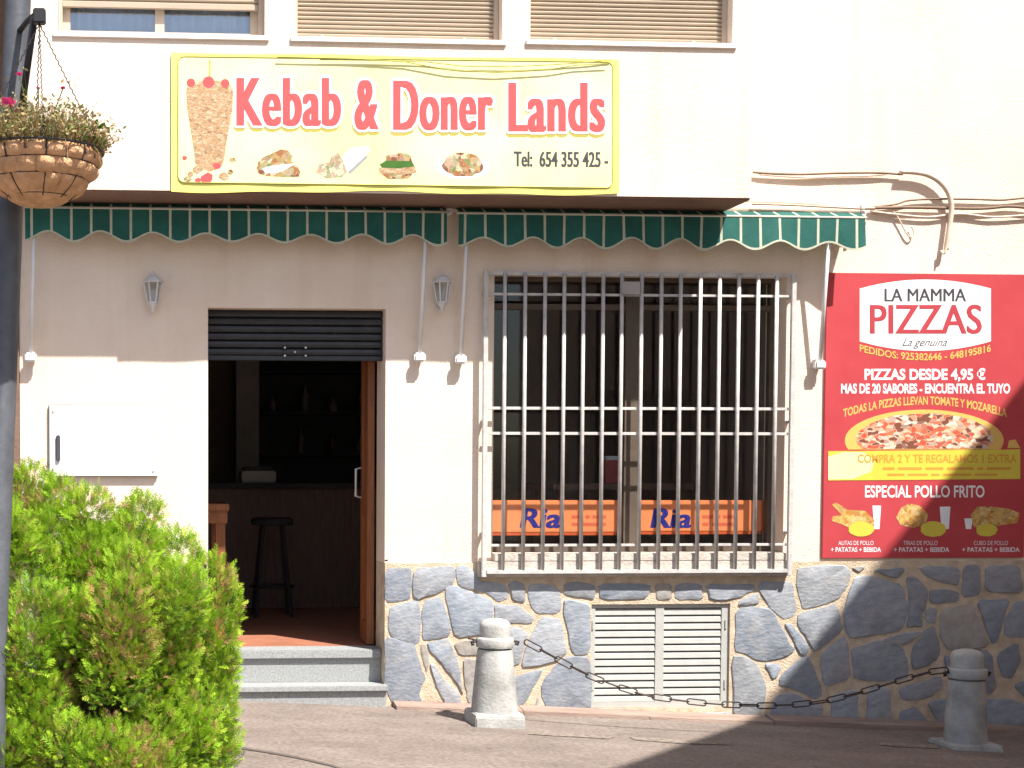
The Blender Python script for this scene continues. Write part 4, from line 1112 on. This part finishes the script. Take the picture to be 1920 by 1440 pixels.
for k in range(nl):
    s = (k+0.5)*cum[-1]/nl; c = along(s); a = along(max(0, s-0.05)); e = along(min(cum[-1], s+0.05)); t = (e-a).normalized()
    if me_link is None:
        b = MB(); hl_, hw = LL/2-0.017, 0.0165; path = []
        for j in range(9): an = -PI/2+PI*j/8; path.append((hl_+hw*math.cos(an), hw*math.sin(an), 0))
        for j in range(9): an = PI/2+PI*j/8; path.append((-hl_+hw*math.cos(an), hw*math.sin(an), 0))
        b.tube(path, 0.0042, 7, closed=True)
        o = b.build('link', 'rusty_iron', ch, smooth=True); me_link = o.data
    else:
        o = bpy.data.objects.new('link', me_link); COL.objects.link(o); o.parent = ch
    roll = (PI/2 if k % 2 == 0 else 0.0) + random.uniform(-0.2, 0.2)
    xx = t; yy_ = Vector((0, 1, 0)); zz = xx.cross(yy_).normalized(); yy_ = zz.cross(xx)
    M = Matrix((xx, yy_, zz)).transposed().to_4x4()
    o.matrix_local = Matrix.Translation(c - wloc(ch)) @ M @ Matrix.Rotation(roll, 4, 'X')
b = MB(); p = W(902, 1203, BD)
b.tube([p, p+Vector((-0.03, 0, 0.008)), p+Vector((-0.055, 0, 0.016)), p+Vector((-0.08, 0, 0.02))], 0.006, 7)
tag(b.build('chain_stub', 'rusty_iron', smooth=True, at=p), 'short stub of chain left hanging from the sunlit bollard', 'chain')

# ------------------------------------------------------------------ lamp post with hanging basket
PD = 5.3
pt, pb_ = D(42, -200, PD-0.02), D(-12, 1150, PD)
axis = (pt - pb_).normalized()
pb2 = pb_ + axis*((gz(pb_.x) - pb_.z)/axis.z); 
post = thing('lamp_post', 'dark grey lamp post at the left edge of the picture', 'lamp post', pb2)
top = pt + axis*0.9
b = MB(); b.tube([pb2, pb2+axis*0.5, pb2+axis*0.52, pt, top], [0.065, 0.062, 0.054, 0.046, 0.044], 20); smooth_auto(b.build('shaft', 'post_paint', post))
b = MB(); b.tube([pb2-axis*0.02, pb2+axis*0.04, pb2+axis*0.10], [0.11, 0.105, 0.07], 20); smooth_auto(b.build('foot', 'post_paint', post))
b = MB(); b.lathe([(0.03, 0), (0.06, 0.02), (0.11, 0.30), (0.17, 0.33), (0.10, 0.42), (0.02, 0.46)], 8, top); b.build('lantern_head', 'post_paint', post)
# bracket for the basket
hk = D(74, 34, PD-0.30)
za = D(52, 20, PD).z
def post_at(z): return pb2 + axis*((z-pb2.z)/axis.z)
b = MB(); a0 = post_at(hk.z+0.03); b.tube([a0, a0.lerp(hk, 0.5)+Vector((0, 0, 0.02)), hk+Vector((0, 0, 0.022))], 0.011, 8); b.build('bracket_arm', 'black_iron', post, smooth=True)
b = MB(); s0 = post_at(hk.z-0.32); b.tube([s0, s0.lerp(hk, 0.35)+Vector((0.0, 0, -0.05)), hk+Vector((-0.02, 0.03, 0.01))], 0.013, 8); b.build('bracket_strut', 'black_iron', post, smooth=True)
b = MB(); b.box(hk.x-0.022, hk.x+0.022, hk.y-0.02, hk.y+0.02, hk.z-0.02, hk.z+0.03); b.build('bracket_end', 'black_iron', post, bevel=0.004)

BR = 0.226; bc = D(66, 284, PD-0.30); bc.x = hk.x - 0.004; bc.y = hk.y
bk = thing('hanging_basket', 'hanging flower basket with brown coconut fibre liner', 'basket', bc)
NC = 18
cell = {}
def liner_r(v): return BR*(1.0 - 0.10*v - 0.42*v**2.6)
b = MB(); nt_, npv = 240, 40; bl0 = random.Random(6)
H = 0.165
prof = [(j/npv) for j in range(npv+1)]
for v in prof:
    row = v*3.3; sh_ = 0.5 if int(row) % 2 else 0.0
    for i in range(nt_):
        th = 2*PI*i/nt_
        bul = (abs(math.sin((th*NC/(2*PI)+sh_)*PI))**0.5)*(abs(math.sin(row*PI))**0.45) if row < 3 else 0.3
        key = (int(row), int((th*NC/(2*PI)+sh_)) % NC)
        if key not in cell: cell[key] = bl0.random()
        wob = cell[key]
        r = liner_r(v)*(0.905+0.10*bul*(0.45+0.75*wob))
        b.v.append((bc.x+r*math.cos(th), bc.y+r*math.sin(th), bc.z - H*v - 0.006*bul*wob))
for (f_, dz) in ((0.8, 0.012), (0.45, 0.020), (0.02, 0.024)):
    for i in range(nt_):
        th = 2*PI*i/nt_; r = liner_r(1.0)*f_*0.93
        b.v.append((bc.x+r*math.cos(th), bc.y+r*math.sin(th), bc.z - H - dz))
for j in range(npv+3):
    for i in range(nt_):
        i2 = (i+1) % nt_; b.f.append((j*nt_+i, j*nt_+i2, (j+1)*nt_+i2, (j+1)*nt_+i)); b.m.append(0)
b.build('liner', 'coco', bk, smooth=True)
b = MB(); b.lathe([(0.02, -0.03), (BR*0.93, -0.03), (BR*0.93, -0.012), (0.02, 0.0)], 30, bc); b.build('soil', 'bark', bk)
b = MB(); b.tube([bc+Vector((BR*1.0*math.cos(2*PI*k/40), BR*1.0*math.sin(2*PI*k/40), 0)) for k in range(40)], 0.0035, 6, closed=True); b.build('wire_rim', 'black_iron', bk)
for k in range(NC//2):
    th = 2*PI*(2*k)/NC; b = MB()
    b.tube([bc+Vector((liner_r(v)*0.935*math.cos(th), liner_r(v)*0.935*math.sin(th), -H*v)) for v in [j/12 for j in range(13)]], 0.0022, 5); b.build('wire', 'black_iron', bk)
for v in (0.303, 0.606, 0.95):
    b = MB(); b.tube([bc+Vector((liner_r(v)*0.925*math.cos(2*PI*k/48), liner_r(v)*0.925*math.sin(2*PI*k/48), -H*v)) for k in range(48)], 0.0022, 5, closed=True); b.build('wire', 'black_iron', bk)
for k in range(4):
    th = 0.12 + PI/2*k; b = MB()
    e = bc+Vector((BR*math.cos(th), BR*math.sin(th), 0)); s_ = hk+Vector((0, 0, -0.02)); n_ = 46; pth = []
    for j in range(n_+1):
        q = s_.lerp(e, j/n_); pth.append(q+Vector((0.0022*(1 if j % 2 else -1), 0, 0)))
    b.tube(pth, 0.0022, 5); b.build('hanging_chain', 'rusty_iron', bk)
# dry plants in the basket
fl = random.Random(21)
def blades(name, mats, n_, hmin, hmax, rad, spread, wid, parent, leaf=0):
    b = MB()
    for k in range(n_):
        a = fl.uniform(0, 2*PI); r = rad*math.sqrt(fl.random()); p = bc+Vector((r*math.cos(a), r*math.sin(a), -0.01))
        out = Vector((math.cos(a), math.sin(a), 0))*spread*(r/rad)*fl.uniform(0.3, 1.3) + Vector((fl.uniform(-.3,.3), fl.uniform(-.3,.3), 0))
        h = fl.uniform(hmin, hmax)*(1-0.35*(r/rad)); b.cur = fl.randrange(len(mats))
        pts_ = []; q = p.copy(); dirv = (Vector((0,0,1))+out*0.5).normalized()
        for j in range(5):
            pts_.append(q.copy()); q = q+dirv*h/4; dirv = (dirv+out*0.25+Vector((fl.uniform(-.25,.25), fl.uniform(-.25,.25), -0.12))).normalized()
        sd = Vector((fl.uniform(-1,1), fl.uniform(-1,1), 0.1)).normalized()*wid*0.5
        for j in range(4):
            w0, w1 = 1-j/5, 1-(j+1)/5
            b.face([pts_[j]-sd*w0, pts_[j]+sd*w0, pts_[j+1]+sd*w1, pts_[j+1]-sd*w1])
        for j in range(leaf):
            c = pts_[fl.randrange(1, 5)]; d1_ = Vector((fl.uniform(-1,1), fl.uniform(-1,1), fl.uniform(-.3,1))).normalized(); ll = fl.uniform(0.009, 0.022)
            s2 = d1_.cross(Vector((fl.uniform(-1,1), fl.uniform(-1,1), fl.uniform(-1,1)))).normalized()*ll*0.26
            b.face([c, c+d1_*ll*0.5+s2, c+d1_*ll, c+d1_*ll*0.5-s2])
    return b.build(name, mats, parent, fix=False)
blades('dry_foliage', ['straw', 'straw', 'straw_brown', 'sage'], 1500, 0.07, 0.21, BR*0.98, 0.9, 0.0045, bk, 5)
blades('dry_foliage', ['straw', 'sage'], 70, 0.20, 0.32, BR*0.8, 0.3, 0.0035, bk, 5)
b = MB()                                                   # stragglers hanging over the rim
for k in range(9):
    a = fl.uniform(PI, 2*PI) if fl.random() < 0.8 else fl.uniform(0, PI); b.cur = fl.randrange(2)
    p = bc+Vector((BR*0.99*math.cos(a), BR*0.99*math.sin(a), 0.004)); o_ = Vector((math.cos(a), math.sin(a), 0)); ln = fl.uniform(0.05, 0.13)
    pts_ = [p, p+o_*0.02+Vector((0,0,-ln*0.3)), p+o_*0.024+Vector((fl.uniform(-.01,.01),0,-ln))]
    sd = Vector((-math.sin(a), math.cos(a), 0))*0.0012
    for j in range(2): b.face([pts_[j]-sd, pts_[j]+sd, pts_[j+1]+sd, pts_[j+1]-sd])
b.build('trailing_stems', ['straw', 'straw_brown'], bk, fix=False)
b = MB()                                                   # green leaves at the right rim
c = D(176, 252, PD-0.34)
for k in range(34):
    p = c+Vector((fl.uniform(-0.045, 0.02), fl.uniform(-0.04, 0.04), fl.uniform(-0.035, 0.03))); dv = Vector((fl.uniform(-.5,1), fl.uniform(-1,.6), fl.uniform(-.4,.8))).normalized()
    sv_ = dv.cross(Vector((fl.uniform(-.4,.4), fl.uniform(-.4,.4), 1))).normalized(); L_ = fl.uniform(0.02, 0.036)
    b.face([p, p+dv*L_*0.35+sv_*L_*0.42, p+dv*L_*0.8+sv_*L_*0.3, p+dv*L_, p+dv*L_*0.8-sv_*L_*0.3, p+dv*L_*0.35-sv_*L_*0.42])
b.build('leafy_tuft', ['leaf_green'], bk, fix=False)
def flower(px, py, r, dd):
    c = D(px, py, PD+dd); b = MB()
    for k in range(15):
        a = 2*PI*k/15+fl.uniform(-.2,.2); el = fl.uniform(0.1, 1.0)
        dv = Vector((math.cos(a)*math.cos(el), math.sin(a)*math.cos(el)-0.3, math.sin(el))).normalized(); sv_ = dv.cross(Vector((0.2, 1, 0.3))).normalized()
        b.face([c, c+dv*r*0.6+sv_*r*0.4, c+dv*r, c+dv*r*0.6-sv_*r*0.4])
    b.build('flower', 'pink_petal', bk, fix=False)
    b = MB(); b.tube([c, c.lerp(bc, 0.6), bc+Vector((0,0,0.0))], 0.002, 5); b.build('flower_stem', 'sage', bk)
flower(15, 196, 0.030, -0.5); flower(36, 141, 0.014, -0.42); flower(72, 166, 0.007, -0.4); flower(118, 166, 0.010, -0.38)
for (px, py) in ((70, 164), (118, 168), (115, 190)):
    pass

# ------------------------------------------------------------------ clipped conifer shrub
SD = 5.75
shc = D(170, 1250, SD); base = Vector((shc.x, shc.y, gz(shc.x)))
sb = thing('conifer_shrub', 'bright green conifer shrub in the foreground at lower left', 'shrub', base)
b = MB()
b.tube([base-Vector((0,0,0.05)), base+Vector((0.02,0,0.3)), base+Vector((0,0.02,0.8)), base+Vector((-0.06,0,1.25))], [0.06, 0.05, 0.035, 0.012], 10)
b.build('trunk', 'bark', sb, smooth=True)
bl = random.Random(5)
lobes = []
def lobe(px, py, rpx, dd, zs_=1.25):
    p = D(px, py, SD+dd); lobes.append((p, rpx*SD/F, zs_))
# outline lobes, then filling ones
for (x, y, r, dd) in ((62,935,52,0.05),(20,960,60,0.1),(112,960,50,0.0),(168,985,55,-0.05),(266,975,38,0.02),(245,1030,55,-0.05),(330,1055,48,0.0),(392,1095,44,0.0),
                      (412,1140,42,-0.02),(395,1200,50,-0.05),(402,1265,46,0.0),(392,1330,52,-0.05),(398,1400,52,0.0),(390,1480,56,0.0),(-30,990,60,0.15),(-70,1080,70,0.15),(40,1020,60,-0.05),(100,1030,62,-0.05),(160,1060,60,-0.1),(60,1090,64,-0.15),(215,1075,58,-0.1)):
    lobe(x, y, r, dd)
for k in range(46):
    x = bl.uniform(-80, 370); top_y = 930 + max(0, (x-60))*0.42
    y = bl.uniform(top_y+60, 1560); r = bl.uniform(42, 64)
    fr_ = ((x-150)/250)**2
    dd = -0.46*math.sqrt(max(0.04, 1-min(fr_, 0.96)))*bl.uniform(0.55, 1.0) + (0.25 if y < 1050 else 0.0)*bl.random()
    lobe(x, y, r, dd)
for k in range(16):
    lobe(bl.uniform(150, 385), bl.uniform(1110, 1420), bl.uniform(50, 66), bl.uniform(0.05, 0.3))
for k in range(24):
    x = bl.uniform(-60, 380); lobe(x, bl.uniform(1040, 1560), bl.uniform(55, 75), bl.uniform(0.0, 0.45))
LM = ['thuja_bright', 'thuja_mid', 'thuja_dark', 'thuja_yellow', 'thuja_dry']
verts = []; faces = []; mi = []
UP = Vector((0, 0, 1))
SPRAY = ((0.0, 0, 1.0), (0.15, 0.7, 0.42), (0.22, -0.7, 0.42), (0.38, 0.65, 0.36), (0.45, -0.65, 0.36), (0.62, 0.55, 0.28), (0.68, -0.55, 0.28))
for (c, r, zs_) in lobes:
    tone = bl.random(); n_ = int(r*r*62000)
    for k in range(n_):
        z = bl.uniform(-0.85, 1); a = bl.uniform(0, 2*PI); q = math.sqrt(1-z*z)
        nv = Vector((q*math.cos(a), q*math.sin(a), z))
        if nv.y > 0.55 and bl.random() < 0.6: continue
        depth = bl.random()**2
        p = c + Vector((nv.x, nv.y, nv.z*zs_))*r*(1.0-0.5*depth)*(0.93+0.1*math.sin(a*5+z*7))
        dv = (nv*0.75 + UP*0.75 + Vector((bl.gauss(0,.3), bl.gauss(0,.3), bl.gauss(0,.3)))).normalized()
        pn = dv.cross(Vector((bl.gauss(0,1), bl.gauss(0,1), bl.gauss(0,.4))))
        if pn.length < 1e-3: continue
        pn.normalize(); sd = pn.cross(dv)
        L_ = bl.uniform(0.030, 0.062)
        t = bl.random()
        dryness = mnoise.noise(p*5.5)
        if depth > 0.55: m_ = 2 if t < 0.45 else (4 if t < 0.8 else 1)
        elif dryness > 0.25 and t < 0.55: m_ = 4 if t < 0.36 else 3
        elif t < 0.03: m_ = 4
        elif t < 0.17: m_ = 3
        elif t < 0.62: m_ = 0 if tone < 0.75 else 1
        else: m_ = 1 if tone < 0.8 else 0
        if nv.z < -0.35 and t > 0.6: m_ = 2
        bend = Vector((bl.gauss(0,.1), bl.gauss(0,.1), -0.12))
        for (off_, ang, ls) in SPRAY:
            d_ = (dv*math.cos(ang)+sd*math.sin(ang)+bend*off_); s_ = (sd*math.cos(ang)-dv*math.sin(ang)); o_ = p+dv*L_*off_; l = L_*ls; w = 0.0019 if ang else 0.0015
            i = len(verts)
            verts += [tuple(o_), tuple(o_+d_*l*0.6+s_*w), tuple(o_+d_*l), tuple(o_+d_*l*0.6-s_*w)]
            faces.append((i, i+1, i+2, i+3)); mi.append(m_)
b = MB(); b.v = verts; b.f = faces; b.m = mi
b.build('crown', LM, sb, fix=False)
b = MB()                                           # dead inner twigs, seen in the gaps
for k in range(90):
    c, r, zs_ = lobes[bl.randrange(len(lobes))]
    s_ = Vector((base.x+bl.uniform(-.1,.1), base.y+bl.uniform(-.1,.1), c.z-bl.uniform(0.05, 0.3)))
    if s_.z < base.z: continue
    b.tube([s_, s_.lerp(c, 0.55)+Vector((bl.uniform(-.03,.03), bl.uniform(-.03,.03), 0.03)), c+Vector((bl.uniform(-.3,.3)*r, bl.uniform(-.4,.2)*r, bl.uniform(-.3,.2)*r))], [0.008, 0.005, 0.002], 5)
b.build('twigs', 'bark', sb)
